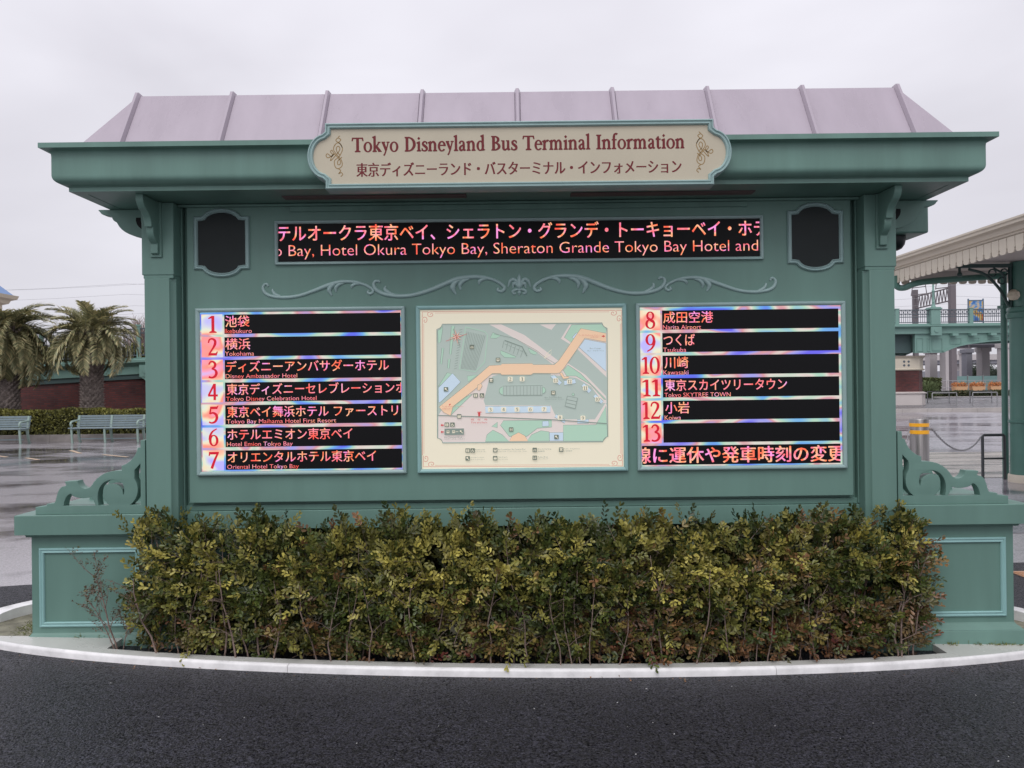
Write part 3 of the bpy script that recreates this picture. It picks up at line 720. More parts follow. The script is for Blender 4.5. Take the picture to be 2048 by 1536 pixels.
def scroll_mesh(s):
    cu = bpy.data.curves.new('scroll', 'CURVE'); cu.dimensions = '2D'; cu.fill_mode = 'BOTH'; cu.extrude = .028; cu.bevel_depth = .002; cu.offset = -.002
    for ring_ in (out_, holeA, holeC, holeD):
        sp = cu.splines.new('POLY'); sp.points.add(len(ring_)-1)
        for i, (a, b2) in enumerate(ring_):
            px, pz = zc(a, b2); sp.points[i].co = (s*px, pz, 0, 1)
        sp.use_cyclic_u = True
    o = bpy.data.objects.new('t', cu); COL.objects.link(o)
    me = bpy.data.meshes.new_from_object(o.evaluated_get(bpy.context.evaluated_depsgraph_get())); bpy.data.objects.remove(o)
    me.transform(Matrix.Rotation(R(90), 4, 'X')); me.name = 'scroll_bracket'
    me.materials.clear(); me.materials.append(GREEN)
    bm = bmesh.new(); bm.from_mesh(me); bmesh.ops.remove_doubles(bm, verts=bm.verts, dist=.0002); bmesh.ops.recalc_face_normals(bm, faces=bm.faces); bm.to_mesh(me); bm.free()
    me.polygons.foreach_set('use_smooth', [True]*len(me.polygons)); me.set_sharp_from_angle(angle=R(30))
    return me
for s in (-1, 1):
    wg = bpy.data.objects.new('side_wing', None); COL.objects.link(wg); wg.parent = K
    wg['label'] = 'low green side wing with panelled front, left of the boards' if s < 0 else 'low green side wing with panelled front and plinth, right of the boards'
    xin, xout = CW+.0005, 2.911
    m = MB(); m.box(*sorted((lx(s*xin), lx(s*xout))), 4.56, 5.16, -.14, .634); m.build('body', GREEN, wg, bevel=.004)
    def ringw(o, s=s, xin=xin, xout=xout):
        if s > 0: return [(lx(xin), 4.56-o), (lx(xout+o), 4.56-o), (lx(xout+o), 5.16+o), (lx(xin), 5.16+o)]
        return [(lx(-xout-o), 4.56-o), (lx(-xin), 4.56-o), (lx(-xin), 5.16+o), (lx(-xout-o), 5.16+o)]
    m = MB(); m.sweep([(.0, .634), (.018, .634), (.022, .646), (.022, .6535), (.0605, .654), (.0605, .765), (.057, .769), (.0, .775), (-.1, .777)], ringw, closed=False)
    vt = ringw(-.1); m.add([(x, y, .777) for x, y in vt], [(0, 1, 2, 3)]); m.build('cap', GREEN, wg)
    m = MB(); m.sweep([(0, .062), (.004, .056), (.010, .048), (.022, .040), (.030, .030), (.034, .026), (.042, .026), (.046, .018), (.046, -.14), (0, -.14)], ringw, closed=False); m.build('plinth', GREEN, wg)
    # raised picture-frame moulding, mitred, in four lengths
    fx0, fx1, fz0, fz1 = 2.262, 2.862, .098, .566
    pr = [(0, 0), (0, .008), (.004, .012), (.010, .012), (.014, .007), (.020, .008), (.025, .012), (.029, .010), (.031, 0)]
    cors = [(fx0, fz0), (fx1, fz0), (fx1, fz1), (fx0, fz1)]; ins = [(1, 1), (-1, 1), (-1, -1), (1, -1)]
    for i in range(4):
        a, b2 = cors[i], cors[(i+1) % 4]; ia, ib = ins[i], ins[(i+1) % 4]; vs = []
        for (cx_, cz_), (ix, iz) in ((a, ia), (b2, ib)):
            for o_, h_ in pr: vs.append((lx(s*(cx_+ix*o_)), 4.5595-h_, cz_+iz*o_))
        n = len(pr); m = MB(); m.add(vs, [(k, k+1, n+k+1, n+k) for k in range(n-1)]); m.build('frame_moulding', AQUA, wg, angle=60)
    me = scroll_mesh(s)
    for y in (4.545, 5.12):
        link('scroll_bracket', me, wg, loc=(s*CW, y-4.9, 0.0))
wetp = MB()

# -------- dark cartouches either side of the message board
def cartouche(k=1.0, g=0.0):
    hwid, hh = .166*k-g, .170*k-g
    pts = [(-hwid, hh-.012)] + [(-hwid+.040, hh-.012)]
    pts += [(x, hh+z) for x, z in bezier((-hwid+.052, -.010+.0), (-.075, .050), (.075, .050), (hwid-.052, -.010), 14)]
    pts += [(hwid-.040, hh-.012), (hwid, hh-.012), (hwid, -hh+.012), (hwid-.040, -hh+.012)]
    pts += [(x, -hh-z) for x, z in bezier((hwid-.052, -.010), (.075, .050), (-.075, .050), (-hwid+.052, -.010), 14)]
    pts += [(-hwid+.040, -hh+.012), (-hwid, -hh+.012)]
    return pts
FY = 4.5829
def loop_mould(pts_outer, cx, cz, prof, y0, name, material, parent):
    """closed moulding following an outline; prof = (inset, proud)"""
    P_ = [Vector(p) for p in pts_outer]; n = len(P_); norm = []
    area = sum(P_[i].x*P_[(i+1) % n].y-P_[(i+1) % n].x*P_[i].y for i in range(n)); sg = 1 if area > 0 else -1
    for i in range(n):
        a = (P_[i]-P_[i-1]).normalized(); b3 = (P_[(i+1) % n]-P_[i]).normalized()
        na, nb = Vector((-a.y, a.x))*sg, Vector((-b3.y, b3.x))*sg; t = na+nb
        t = t/max(.35, t.dot(na)) if t.length > .01 else na
        norm.append(t)
    vs = []
    for i in range(n):
        for o_, h_ in prof:
            q = P_[i]+norm[i]*o_; vs.append((cx+q.x, y0-h_, cz+q.y))
    k = len(prof); m = MB(); m.add(vs, [(i*k+j, i*k+j+1, ((i+1) % n)*k+j+1, ((i+1) % n)*k+j) for i in range(n) for j in range(k-1)])
    return m.build(name, material, parent, angle=50)
for px, yc in ((444, 486-.0117*593), (1631, 474+.0117*594)):
    cx_ = (px-1037)*4.58/F+X0-.003; cz_ = zv(yc, 4.58)
    m = MB(); m.prism([(cx_+x, cz_+z) for x, z in cartouche(1, .018)], 'y', FY-.004, FY-.0003); gp = m.build('speaker_panel', BLACKGLASS, K, smooth=False)
    loop_mould(cartouche(), cx_, cz_, [(0, 0), (0, .010), (.006, .016), (.010, .010), (.014, .010), (.020, .017), (.024, .012), (.026, 0.002)], FY, 'cartouche_frame', PALEAQ, K)

# -------- message board on top
def screen_frame(name, cx_, cz_, w_, h_, bw, parent, material, y=FY, proud=.022):
    fr = bpy.data.objects.new(name, None); COL.objects.link(fr); fr.parent = parent
    cors = [(-w_/2, -h_/2), (w_/2, -h_/2), (w_/2, h_/2), (-w_/2, h_/2)]; ins = [(1, 1), (-1, 1), (-1, -1), (1, -1)]
    pr = [(0, 0), (0, proud-.003), (.003, proud), (bw*.55, proud-.002), (bw-.003, proud-.007), (bw, proud-.010), (bw, .001)]
    for i in range(4):
        a, b2 = cors[i], cors[(i+1) % 4]; ia, ib = ins[i], ins[(i+1) % 4]
        t = Vector((b2[0]-a[0], b2[1]-a[1])).normalized()*.0008; vs = []
        for (cx2, cz2), (ix, iz), sg in ((a, ia, 1), (b2, ib, -1)):
            for o_, hh in pr: vs.append((cx_+cx2+ix*o_+t.x*sg, y-hh, cz_+cz2+iz*o_+t.y*sg))
        n = len(pr); m = MB(); m.add(vs, [(k, k+1, n+k+1, n+k) for k in range(n-1)]+[tuple(range(n)), tuple(range(2*n-1, n-1, -1))]); m.build('frame_rail', material, fr, angle=60)
    return fr
LEDSTOPS = [(.30, (1.0, .10, .06)), (.40, (1.0, .20, .08)), (.46, (1.0, .50, .26)), (.52, (1.0, .30, .40)), (.58, (1.0, .15, .16)), (.66, (.95, .30, .70))]
LED = rainbow_mat('led_lettering', LEDSTOPS, 16.0, 1.12, (1, 1, .8))
LED2 = rainbow_mat('led_lettering_pink', [(.30, (1.0, .09, .06)), (.42, (1.0, .20, .20)), (.50, (1.0, .26, .38)), (.58, (1.0, .35, .17)), (.68, (.95, .38, .75))], 12.0, 1.12, (1, 1, .8))
GLOW = rainbow_mat('lit_board_sheet', [(.28, (.12, .16, 1.0)), (.38, (.18, .50, .95)), (.45, (.50, .78, .60)), (.50, (.86, .80, .72)), (.56, (.80, .36, .40)), (.63, (.42, .42, .95)), (.72, (.16, .14, 1.0))], 3.6, .85, (1, 1, 2.4), .6)
TILE = rainbow_mat('lit_number_tile', [(.30, (.50, .46, 1.0)), (.40, (.78, .82, .66)), (.46, (.92, .74, .50)), (.52, (1.0, .30, .22)), (.62, (1.0, .34, .52)), (.70, (.6, .55, 1.0))], 5.5, 1.0, (1, 1, 1.3), .5)
NUMRED = mat('number_red', (.35, .01, .02), .5, .2, emit=(.40, .008, .022), estr=1.0)

u0 = 4.58/F
mbx, mbz = X0+(1038.5-1037)*u0-.003, zv(481+.0, 4.58)
fr = screen_frame('message_board', mbx, mbz, 975*u0, 88*u0, 6*u0, K, PALEAQ)
m = MB(); m.box(mbx-482*u0, mbx+482*u0, FY-.003, FY-.0004, mbz-39*u0, mbz+39*u0); m.build('led_screen', SCREEN, fr)
cl = (mbx-481*u0, mbx+481*u0)
# offsets below are measured from the board's middle in photo pixels
text_obj('lettering', 'テルオークラ東京ベイ、シェラトン・グランデ・トーキョーベイ・ホテ', mbx-483*u0, mbx+496*u0, mbz+3*u0, mbz+36*u0, FY-.0036, LED, fr, .012, cl)
text_obj('lettering', 'o Bay, Hotel Okura Tokyo Bay, Sheraton Grande Tokyo Bay Hotel and', mbx-490*u0, mbx+478*u0, mbz-33*u0, mbz-4*u0, FY-.0036, LED, fr, 0, cl, offset=-.010)

# -------- departure boards
def departure_board(label, cx_, cz_, rows, tile0, strip0, pitch, rowh, x_l, x_r, x_t, x_num, ticker=None, un=4.58/F/4.266):
    X = lambda zx: cx_+zx*un
    Z_ = lambda zz: cz_-zz*un
    fr = screen_frame('departure_board', cx_, cz_, 418*u0, 334*u0, 8*u0, K, PALEAQ); fr['label'] = label
    m = MB(); m.box(cx_-203*u0, cx_+203*u0, FY-.002, FY-.0004, cz_-161*u0, cz_+161*u0); m.build('lit_sheet', GLOW, fr)
    for i, (num, jp, jx0, jx1, en, ex0, ex1) in enumerate(rows):
        zt = strip0+pitch*i; zb = zt+rowh
        m = MB(); m.box(X(x_l), X(x_r), FY-.0032, FY-.0021, Z_(zb), Z_(zt)); m.build('led_strip', SCREEN, fr)
        m = MB(); m.box(X(x_t), X(x_num), FY-.0030, FY-.0021, Z_(zb+4), Z_(zt-3)); m.build('number_tile', TILE, fr)
        w = (x_num-x_t); c = (x_t+x_num)/2+4; hwid = 78 if len(num) == 2 else 46
        if num == '1': hwid = 40
        serif('platform_number', num, X(c-hwid), X(c+hwid), Z_(zb-12), (rowh-22)*un, FY-.0036, NUMRED, fr, weight=.035)
        if jp:
            text_obj('destination', jp, X(jx0), X(jx1), Z_(zt+106), Z_(zt+10), FY-.0038, LED2 if i % 2 else LED, fr, .010, (X(x_l), X(x_r)))
            low = 10 if ('y' in en or 'p' in en) else 0
            text_obj('destination', en, X(ex0), X(ex1), Z_(zt+159+low), Z_(zt+122), FY-.0038, LED2, fr, 0, offset=-.006)
    if ticker:
        m = MB(); m.box(X(ticker[1]), X(x_r+4), FY-.0032, FY-.0021, Z_(ticker[3]), Z_(ticker[2])); m.build('led_strip', SCREEN, fr)
        text_obj('ticker_text', ticker[0], X(ticker[4]), X(ticker[5]), Z_(ticker[3]-14), Z_(ticker[2]+12), FY-.0038, LED, fr, .02, (X(ticker[1]), X(x_r+4)))
    return fr
left_rows = [('1', '池袋', -643, -438, 'Ikebukuro', -648, -418), ('2', '横浜', -643, -433, 'Yokohama', -648, -401), ('3', 'ディズニーアンバサダーホテル', -640, 748, 'Disney Ambassador Hotel', -645, -35),
 ('4', '東京ディズニーセレブレーションホ', -635, 890, 'Tokyo Disney Celebration Hotel', -643, 128), ('5', '東京ベイ舞浜ホテル ファーストリゾ', -635, 935, 'Tokyo Bay Maihama Hotel First Resort', -640, 293),
 ('6', 'ホテルエミオン東京ベイ', -635, 430, 'Hotel Emion Tokyo Bay', -640, -80), ('7', 'オリエンタルホテル東京ベイ', -635, 630, 'Oriental Hotel Tokyo Bay', -640, -30)]
cz_l = zv(777, 4.58)
departure_board('lit departure board listing platforms 1 to 7', X0+(601-1037)*u0-.006, cz_l, left_rows, 0, -659, 193.2, 165, -652, 852, -848, -668)
right_rows = [('8', '成田空港', -638, -226, 'Narita Airport', -643, -326), ('9', 'つくば', -638, -380, 'Tsukuba', -643, -452), ('10', '川崎', -632, -436, 'Kawasaki', -643, -436), ('11', '東京スカイツリータウン', -632, 380, 'Tokyo SKYTREE TOWN', -637, -87),
 ('12', '小岩', -630, -432, 'Koiwa', -637, -502), ('13', '', 0, 0, '', 0, 0)]
departure_board('lit departure board listing platforms 8 to 13 with a ticker line', X0+(1479.5-1037)*u0-.004, cz_l, right_rows, 0, -633, 187.5, 160, -649, 815, -838, -664,
                ticker=('線に運休や発車時刻の変更', -828, 489, 649, -893, 852), un=4.58/F/4.151)
# -------- lit map in the middle
mcx, mcz = X0+(1040-1037)*u0, cz_l
mf = screen_frame('map_case', mcx, mcz, 420*u0, 334*u0, 8*u0, K, AQUA); mf['label'] = 'backlit cream map of the bus terminal'
def lit(name, rgb, e=.42):
    lin = tuple((c/255)**2.2 for c in rgb); return mat(name, tuple(c*.7 for c in lin), .3, .4, emit=lin, estr=e)
M_CREAM = lit('map_cream', (238, 230, 206)); M_ROAD = lit('map_road_grey', (178, 192, 184)); M_WALK = lit('map_walk_pink', (226, 214, 208)); M_GRASS = lit('map_green', (176, 210, 188))
M_BLUE = lit('map_pale_blue', (200, 219, 234)); M_OR = lit('map_orange', (243, 206, 172)); M_LINE = lit('map_outline', (132, 146, 138)); M_ICON = lit('map_icon_grey', (112, 122, 110)); M_CORAL = lit('map_coral_line', (214, 152, 136)); M_RED = lit('map_red', (205, 62, 66))
mu = 4.58/F/4.266
def mz(x, y): return mcx+(x-938-.0117*(y-755))*mu, mcz-((y-755)+.0117*(x-938))*mu
layer = [0]
groups = {}
def mg(material):
    if material.name not in groups: groups[material.name] = (MB(), material)
    return groups[material.name][0]
def ml(): layer[0] += 1; return FY-.0006-layer[0]*.00004
def mp(pts, material, edge=True, w=3.2):
    q = [mz(*p) for p in pts]; flat(mg(material), q, ml())
    if edge: strip(mg(M_LINE), q, w*mu, ml(), closed=True)
def mlin(pts, material, w): strip(mg(material), [mz(*p) for p in pts], w*mu if not hasattr(w, '__len__') else [a*mu for a in w], ml())
def circ(cx, cy, r, n=18, a0=0, a1=360): return [(cx+r*math.cos(R(a0+(a1-a0)*k/n)), cy+r*math.sin(R(a0+(a1-a0)*k/n))) for k in range(n+(a1-a0 < 360))]
m = MB(); m.box(mcx-204*u0, mcx+204*u0, FY-.0005, FY-.0002, mcz-161*u0, mcz+161*u0); m.build('map_sheet', M_CREAM, mf)
# coral border with scrolled corners
x0b, x1b, y0b, y1b = 88, 1790, 96, 1420
for o_, w in ((0, 5), (12, 3)):
    a, b_, c_, d_ = x0b+o_, x1b-o_, y0b+o_, y1b-o_
    for l in ([(a+95, c_+4), (b_-95, c_-6)], [(a+95, d_+4), (b_-95, d_-4)], [(a, c_+95), (a+2, d_-95)], [(b_, c_+95), (b_+2, d_-95)]): mlin(l, M_CORAL, w)
for cx_, cy_, sx, sy in ((x0b, y0b+6, 1, 1), (x1b, y0b-6, -1, 1), (x0b+8, y1b+4, 1, -1), (x1b+6, y1b-4, -1, -1)):
    for sw in (0, 1):
        pts = [(0, 95), (2, 60), (12, 46), (32, 48), (40, 66), (34, 86), (18, 88), (14, 74), (24, 68)]
        pts = [(b2, a2) if sw else (a2, b2) for a2, b2 in pts]
        cm = catmull([(cx_+sx*a2, cy_+sy*b2, 0) for a2, b2 in pts], 4); mlin([(p.x, p.y) for p in cm], M_CORAL, 5)
    mlin([(cx_, cy_+sy*48), (cx_, cy_), (cx_+sx*48, cy_)], M_CORAL, 5)
# map field
fieldp = [(212, 250)]+[(p[0], p[1]) for p in bezier((212, 250), (240, 245), (255, 232), (258, 207), 5)][1:]+[(1622, 196)]+bezier((1622, 196), (1625, 220), (1640, 236), (1664, 240), 5)[1:]+[(1671, 1166)]+bezier((1671, 1166), (1648, 1170), (1632, 1185), (1628, 1212), 5)[1:]+[(262, 1222)]+bezier((262, 1222), (258, 1196), (245, 1182), (217, 1180), 5)[1:]
mp(fieldp, M_ROAD, edge=False)
# pavements and grass
mp([(225, 985), (320, 840), (520, 700), (640, 640), (740, 636), (690, 650), (655, 690), (612, 860), (625, 900), (1185, 900), (1215, 970), (1250, 1020), (1560, 1020), (1650, 880), (1662, 900), (1668, 1160), (1628, 1180), (1625, 1205), (265, 1214), (250, 1188), (224, 1178)], M_WALK, edge=False)
mp([(660, 210), (760, 208), (960, 300), (1120, 420), (1250, 520), (1200, 550), (1060, 440), (880, 330), (700, 230)], M_WALK, edge=False)
mp([(1250, 545), (1330, 540), (1480, 640), (1655, 820), (1660, 880), (1630, 880), (1530, 740), (1400, 665), (1200, 640), (1180, 640)], M_WALK, edge=False)
mp([(1270, 330), (1345, 210), (1400, 208), (1660, 260), (1660, 660), (1400, 410)], M_WALK, edge=False)
mp([(1090, 210), (1230, 206), (1190, 255), (1150, 240)], M_WALK, edge=False)
mp([(1300, 320), (1362, 212), (1618, 206), (1658, 245), (1655, 290), (1440, 245), (1375, 375)], M_GRASS)
mp([(222, 370), (218, 262), (245, 246), (255, 212), (262, 250), (245, 360)], M_GRASS)
mp([(335, 222), (365, 222), (335, 465), (318, 465)], M_GRASS); mp([(255, 410), (272, 412), (255, 550), (240, 545)], M_GRASS); mp([(308, 505), (327, 505), (318, 585), (302, 582)], M_GRASS)
mp([(690, 278), (760, 305), (715, 330), (665, 325)], M_GRASS); mp([(755, 430), (890, 485), (880, 495), (790, 492), (755, 460)], M_GRASS)
mp([(990, 410), (1072, 450), (1050, 470), (1010, 455)], M_GRASS)
mp([(1290, 600), (1330, 555), (1440, 630), (1655, 850), (1640, 850), (1520, 720), (1400, 650), (1320, 650)], M_GRASS)
mp([(520, 800), (330, 985), (345, 910), (400, 850)], M_GRASS); mp([(222, 740), (300, 620), (370, 640), (300, 690)], M_GRASS); mp([(480, 700), (560, 640), (470, 650)], M_GRASS)
mp([(1290, 1068), (1570, 1065), (1655, 905), (1668, 1160), (1630, 1205), (1292, 1205)], M_GRASS)
mp([(755, 1070), (780, 1030), (1192, 1025), (1192, 1085), (1070, 1095), (980, 1165), (830, 1165)], M_GRASS)
mp([(625, 1210), (640, 1150), (690, 1110), (770, 1150), (830, 1208)], M_GRASS); mp([(980, 1206), (1020, 1150), (1100, 1115), (1170, 1125), (1172, 1205)], M_GRASS)
mp([(680, 1080), (730, 1042), (728, 1090)], M_GRASS)
# a plain round-cornered forecourt
mp([(830, 1208), (852, 1160), (910, 1130), (965, 1160), (990, 1206)], M_OR)
# buildings
mp([(225, 750), (345, 625), (415, 700), (330, 790), (245, 870), (226, 875)], M_BLUE); mp([(1425, 405), (1475, 335), (1655, 370), (1655, 610)], M_BLUE)
mp([(1365, 320), (1400, 280), (1425, 300), (1395, 345)], M_BLUE)
mp([(625, 908), (1182, 904), (1180, 962), (628, 966)], M_BLUE)
for q in ([(1180, 655), (1215, 640), (1280, 705), (1255, 728)], [(1296, 690), (1392, 675), (1398, 712), (1300, 728)], [(1445, 735), (1468, 710), (1532, 770), (1508, 796)], [(1545, 825), (1566, 803), (1634, 865), (1612, 888)], [(1216, 1000), (1232, 975), (1312, 1030), (1300, 1052)], [(1410, 1020), (1506, 1018), (1508, 1052), (1410, 1055)], [(1112, 1035), (1165, 1032), (1168, 1076), (1112, 1080)], [(1172, 1132), (1290, 1130), (1290, 1203), (1174, 1203)]): mp(q, M_BLUE)
# parking bays
for i in range(12): mlin([(470+i*14, 270+i*3), (420+i*11, 590+i*1)], M_LINE, 3)
for i in range(16): mlin([(430-i*3, 250+i*22), (404-i*3, 258+i*22)], M_LINE, 3)
mlin([(458, 232), (405, 590), (540, 612), (620, 530), (645, 300), (620, 270), (458, 232)], M_GRASS, 6)
for i in range(6): mlin([(785+i*33, 350+i*14), (770+i*31, 410+i*16)], M_LINE, 3); mlin([(790+i*33, 375+i*14), (815+i*33, 385+i*14)], M_LINE, 3)
mlin([(700, 290), (880, 330), (1060, 430), (1150, 500), (1250, 560)], M_LINE, 3); mlin([(790, 345), (940, 400), (980, 480)], M_LINE, 8)
mlin([(1128, 498), (1150, 460), (1190, 425), (1185, 465), (1128, 498)], M_CREAM, 4)
mp([(778, 735), (1112, 730), (1112, 812), (778, 814)], M_ROAD, w=4); mp(circ(778, 775, 34, 10, 90, 270), M_GRASS); mp(circ(1112, 771, 28, 10, -90, 90), M_GRASS)
for i in range(1, 12): mlin([(778+i*29, 735), (778+i*29, 813)], M_LINE, 3)
mp([(1325, 820), (1412, 838), (1392, 928), (1305, 905)], M_ROAD, w=6); mlin([(1318, 850), (1406, 868)], M_LINE, 5); mlin([(1311, 878), (1399, 898)], M_LINE, 5); mp(circ(1375, 806, 11, 10), M_GRASS)
# elevated walkway
mp([(232, 912), (540, 665), (660, 560), (760, 555), (765, 545), (1025, 542), (1035, 552), (1215, 552), (1250, 520), (1440, 243), (1655, 285), (1655, 360), (1475, 325), (1290, 590), (1262, 622), (1235, 628), (1035, 626), (1015, 640), (765, 640), (755, 628), (685, 628), (600, 700), (560, 745), (350, 910), (330, 988), (270, 960)], M_OR)
mp([(1258, 625), (1280, 620), (1300, 655), (1335, 652), (1337, 668), (1290, 675)], M_OR); mp([(562, 725), (590, 712), (600, 735), (575, 775), (555, 765)], M_OR)
mlin([(222, 985), (650, 1000), (1200, 1022), (1660, 1055)], M_LINE, 8)
# field outline
strip(mg(M_LINE), [mz(*p) for p in fieldp], 5*mu, ml(), closed=True)
# compass star
for k in range(8):
    a = R(k*45-12); r = 72 if k % 2 == 0 else 50
    for sg, mt in ((1, M_RED), (-1, M_CREAM)):
        b2 = a+sg*R(22); flat(mg(mt), [mz(380, 315), mz(380+r*math.cos(a), 315+r*math.sin(a)), mz(380+16*math.cos(b2), 315+16*math.sin(b2))], ml())
mlin([(290, 352), (470, 290)], M_RED, 3); mlin([(352, 245), (412, 400)], M_ICON, 3)
def arrow(x, y, dx, dy, s=14, w=9):
    mlin([(x-dx*s, y-dy*s), (x, y)], M_RED, w); mp([(x+dy*s*.8, y+dx*s*.8), (x+dx*s, y+dy*s), (x-dy*s*.8, y-dx*s*.8)], M_RED, edge=False)
arrow(328, 888, .7, -.7); arrow(1632, 310, 1, 0); arrow(573, 975, 0, -1, 18, 14); mlin([(558, 958), (592, 957)], M_RED, 7); arrow(258, 1068, -1, 0); arrow(258, 1126, -1, 0)
# pictogram tiles
def icon(x, y, kind, s=19):
    mp([(x-s, y-s+3), (x-s+3, y-s), (x+s-3, y-s), (x+s, y-s+3), (x+s, y+s-3), (x+s-3, y+s), (x-s+3, y+s), (x-s, y+s-3)], M_ICON, edge=False)
    W_ = M_CREAM
    if kind == 'toilets':
        for q in (-8, 8): mp(circ(x+q, y-11, 3.5, 8), W_, edge=False); mp([(x+q-5, y-6), (x+q+5, y-6), (x+q+3, y+14), (x+q-3, y+14)], W_, edge=False)
        mlin([(x, y-15), (x, y+15)], W_, 2)
    elif kind == 'wheelchair': mlin(circ(x-1, y+5, 9, 12, 20, 300), W_, 3.5); mlin([(x-3, y-13), (x-2, y+1), (x+7, y+1), (x+11, y+11)], W_, 4)
    elif kind == 'bus': mp([(x-12, y-12), (x+12, y-12), (x+12, y+12), (x-12, y+12)], W_, edge=False); mp([(x-9, y-8), (x+9, y-8), (x+9, y-1), (x-9, y-1)], M_ICON, edge=False); mlin([(x-8, y+7), (x-3, y+7)], M_ICON, 4); mlin([(x+3, y+7), (x+8, y+7)], M_ICON, 4)
    elif kind == 'taxi': mp([(x-8, y-10), (x+8, y-10), (x+13, y+1), (x+13, y+11), (x-13, y+11), (x-13, y+1)], W_, edge=False); mlin([(x-7, y-3), (x+7, y-3)], M_ICON, 5)
    elif kind == 'phone': mlin([(x-13, y-8), (x+13, y-8)], W_, 7); mp([(x-6, y-5), (x+6, y-5), (x+12, y+11), (x-12, y+11)], W_, edge=False); mp(circ(x, y+4, 4, 8), M_ICON, edge=False)
    elif kind == 'key': mp(circ(x-4, y-5, 8, 10), W_, edge=False); mlin([(x, y), (x+13, y+13)], W_, 5)
    elif kind == 'bicycle': mlin(circ(x-8, y+5, 6, 10), W_, 2.5); mlin(circ(x+8, y+5, 6, 10), W_, 2.5); mlin([(x-8, y+5), (x-2, y-6), (x+6, y-6), (x+8, y+5)], W_, 2.5)
    elif kind == 'picnic': 
        for q in (-8, 8): mp(circ(x+q, y-8, 3.5, 8), W_, edge=False); mlin([(x+q, y-4), (x+q, y+13)], W_, 4)
        mlin([(x-13, y+3), (x+13, y+3)], W_, 3)
    elif kind == 'tram': mp([(x-14, y-8), (x+14, y-10), (x+14, y+12), (x-14, y+12)], W_, edge=False); mlin([(x-9, y-2), (x+10, y-3)], M_ICON, 4)
for x, y, k in ((512, 402, 'bicycle'), (734, 512, 'bus'), (675, 686, 'phone'), (543, 815, 'toilets'), (597, 815, 'wheelchair'), (291, 763, 'key'), (403, 993, 'tram'), (298, 1064, 'toilets'), (346, 1064, 'wheelchair'), (846, 1105, 'picnic'), (1232, 1169, 'key'), (1205, 793, 'bus'),
                (476, 1284, 'toilets'), (518, 1284, 'wheelchair'), (710, 1281, 'bus'), (1047, 1279, 'bicycle'), (1272, 1277, 'phone'), (476, 1351, 'key'), (710, 1349, 'taxi'), (1047, 1346, 'picnic')): icon(x, y, k)
mp([(278, 1098), (444, 1096), (444, 1150), (278, 1152)], M_LINE, edge=False); icon(308, 1125, 'bus', 15); icon(356, 1124, 'bus', 11); icon(420, 1124, 'key', 11); mlin([(374, 1124), (396, 1124)], M_CREAM, 4)
for x, y in ((838, 676), (940, 675), (670, 936), (782, 935), (896, 934), (1010, 933), (1126, 932), (1226, 687), (1344, 697), (1478, 752), (1583, 847), (1262, 1003), (1457, 1007)):
    mp([(x-21, y-15), (x-16, y-20), (x+16, y-20), (x+21, y-15), (x+21, y+15), (x+16, y+20), (x-16, y+20), (x-21, y+15)], M_CREAM, edge=False)
for g_, (mb_, mt_) in groups.items():
    o = mb_.build('map_print', mt_, mf, smooth=False)
ylab = ml()-.0002
for s_, x, y in (('2', 838, 676), ('1', 940, 675), ('3', 670, 936), ('4', 782, 935), ('5', 896, 934), ('6', 1010, 933), ('7', 1126, 932), ('13', 1226, 687), ('12', 1344, 697), ('11', 1478, 752), ('10', 1583, 847), ('8', 1262, 1003), ('9', 1457, 1007)):
    a, b_ = mz(x, y); w = .0075 if len(s_) == 1 else .012
    serif('map_number', s_, a-w, a+w, b_-.0095, .019, ylab, M_ICON, mf, lift=.00002, weight=.03)
def mtext(s_, x0_, x1_, y0_, y1_, material):
    a, zt = mz(x0_, y0_); b_, zb = mz(x1_, y1_); zc_ = (zt+zb)/2; h = (y1_-y0_)*mu/2
    text_obj('map_caption', s_, a, b_, zc_-h, zc_+h, ylab, material, mf, 0, res=1)
mtext('You are here', 502, 643, 1036, 1052, M_RED); mtext('現　在　地', 502, 643, 1012, 1028, M_RED)
mtext('To JR Maihama Station', 256, 440, 903, 916, M_CORAL); mtext('JR舞浜駅へ', 256, 345, 922, 936, M_CORAL)
mtext('To JR Maihama Station', 1420, 1608, 296, 309, M_CORAL); mtext('JR舞浜駅へ', 1520, 1606, 312, 325, M_CORAL)
mtext('Bon Voyage', 1516, 1612, 408, 422, M_LINE); mtext('ボン・ヴォヤージュ', 1494, 1634, 428, 440, M_LINE)
mtext('Bus Terminal East', 1132, 1278, 826, 838, M_LINE); mtext('バスターミナル・イースト', 1132, 1296, 842, 853, M_LINE)
mtext('Bus Terminal West', 278, 430, 1164, 1177, M_LINE); mtext('バスターミナル・ウエスト', 278, 452, 1180, 1191, M_LINE)
for s1, s2, x, y, w in (('Restrooms', 'レストルーム', 542, 1270, 82), ('Bus Terminal East / Bus Terminal West', 'バスターミナル・イースト／バスターミナル・ウエスト', 735, 1268, 232), ('Bicycle Parking', '駐輪場', 1073, 1266, 114), ('Public Telephones', '公衆電話', 1298, 1264, 132), ('Storage Lockers', 'コインロッカー', 502, 1337, 112), ('Taxi Depot', 'タクシーターミナル', 735, 1335, 78), ('Picnic Area', 'ピクニックエリア', 1073, 1332, 84)):
    mtext(s1, x, x+w, y, y+12, M_LINE); mtext(s2, x, x+w*(.5 if len(s2) < 5 else 1.05), y+18, y+28, M_LINE)

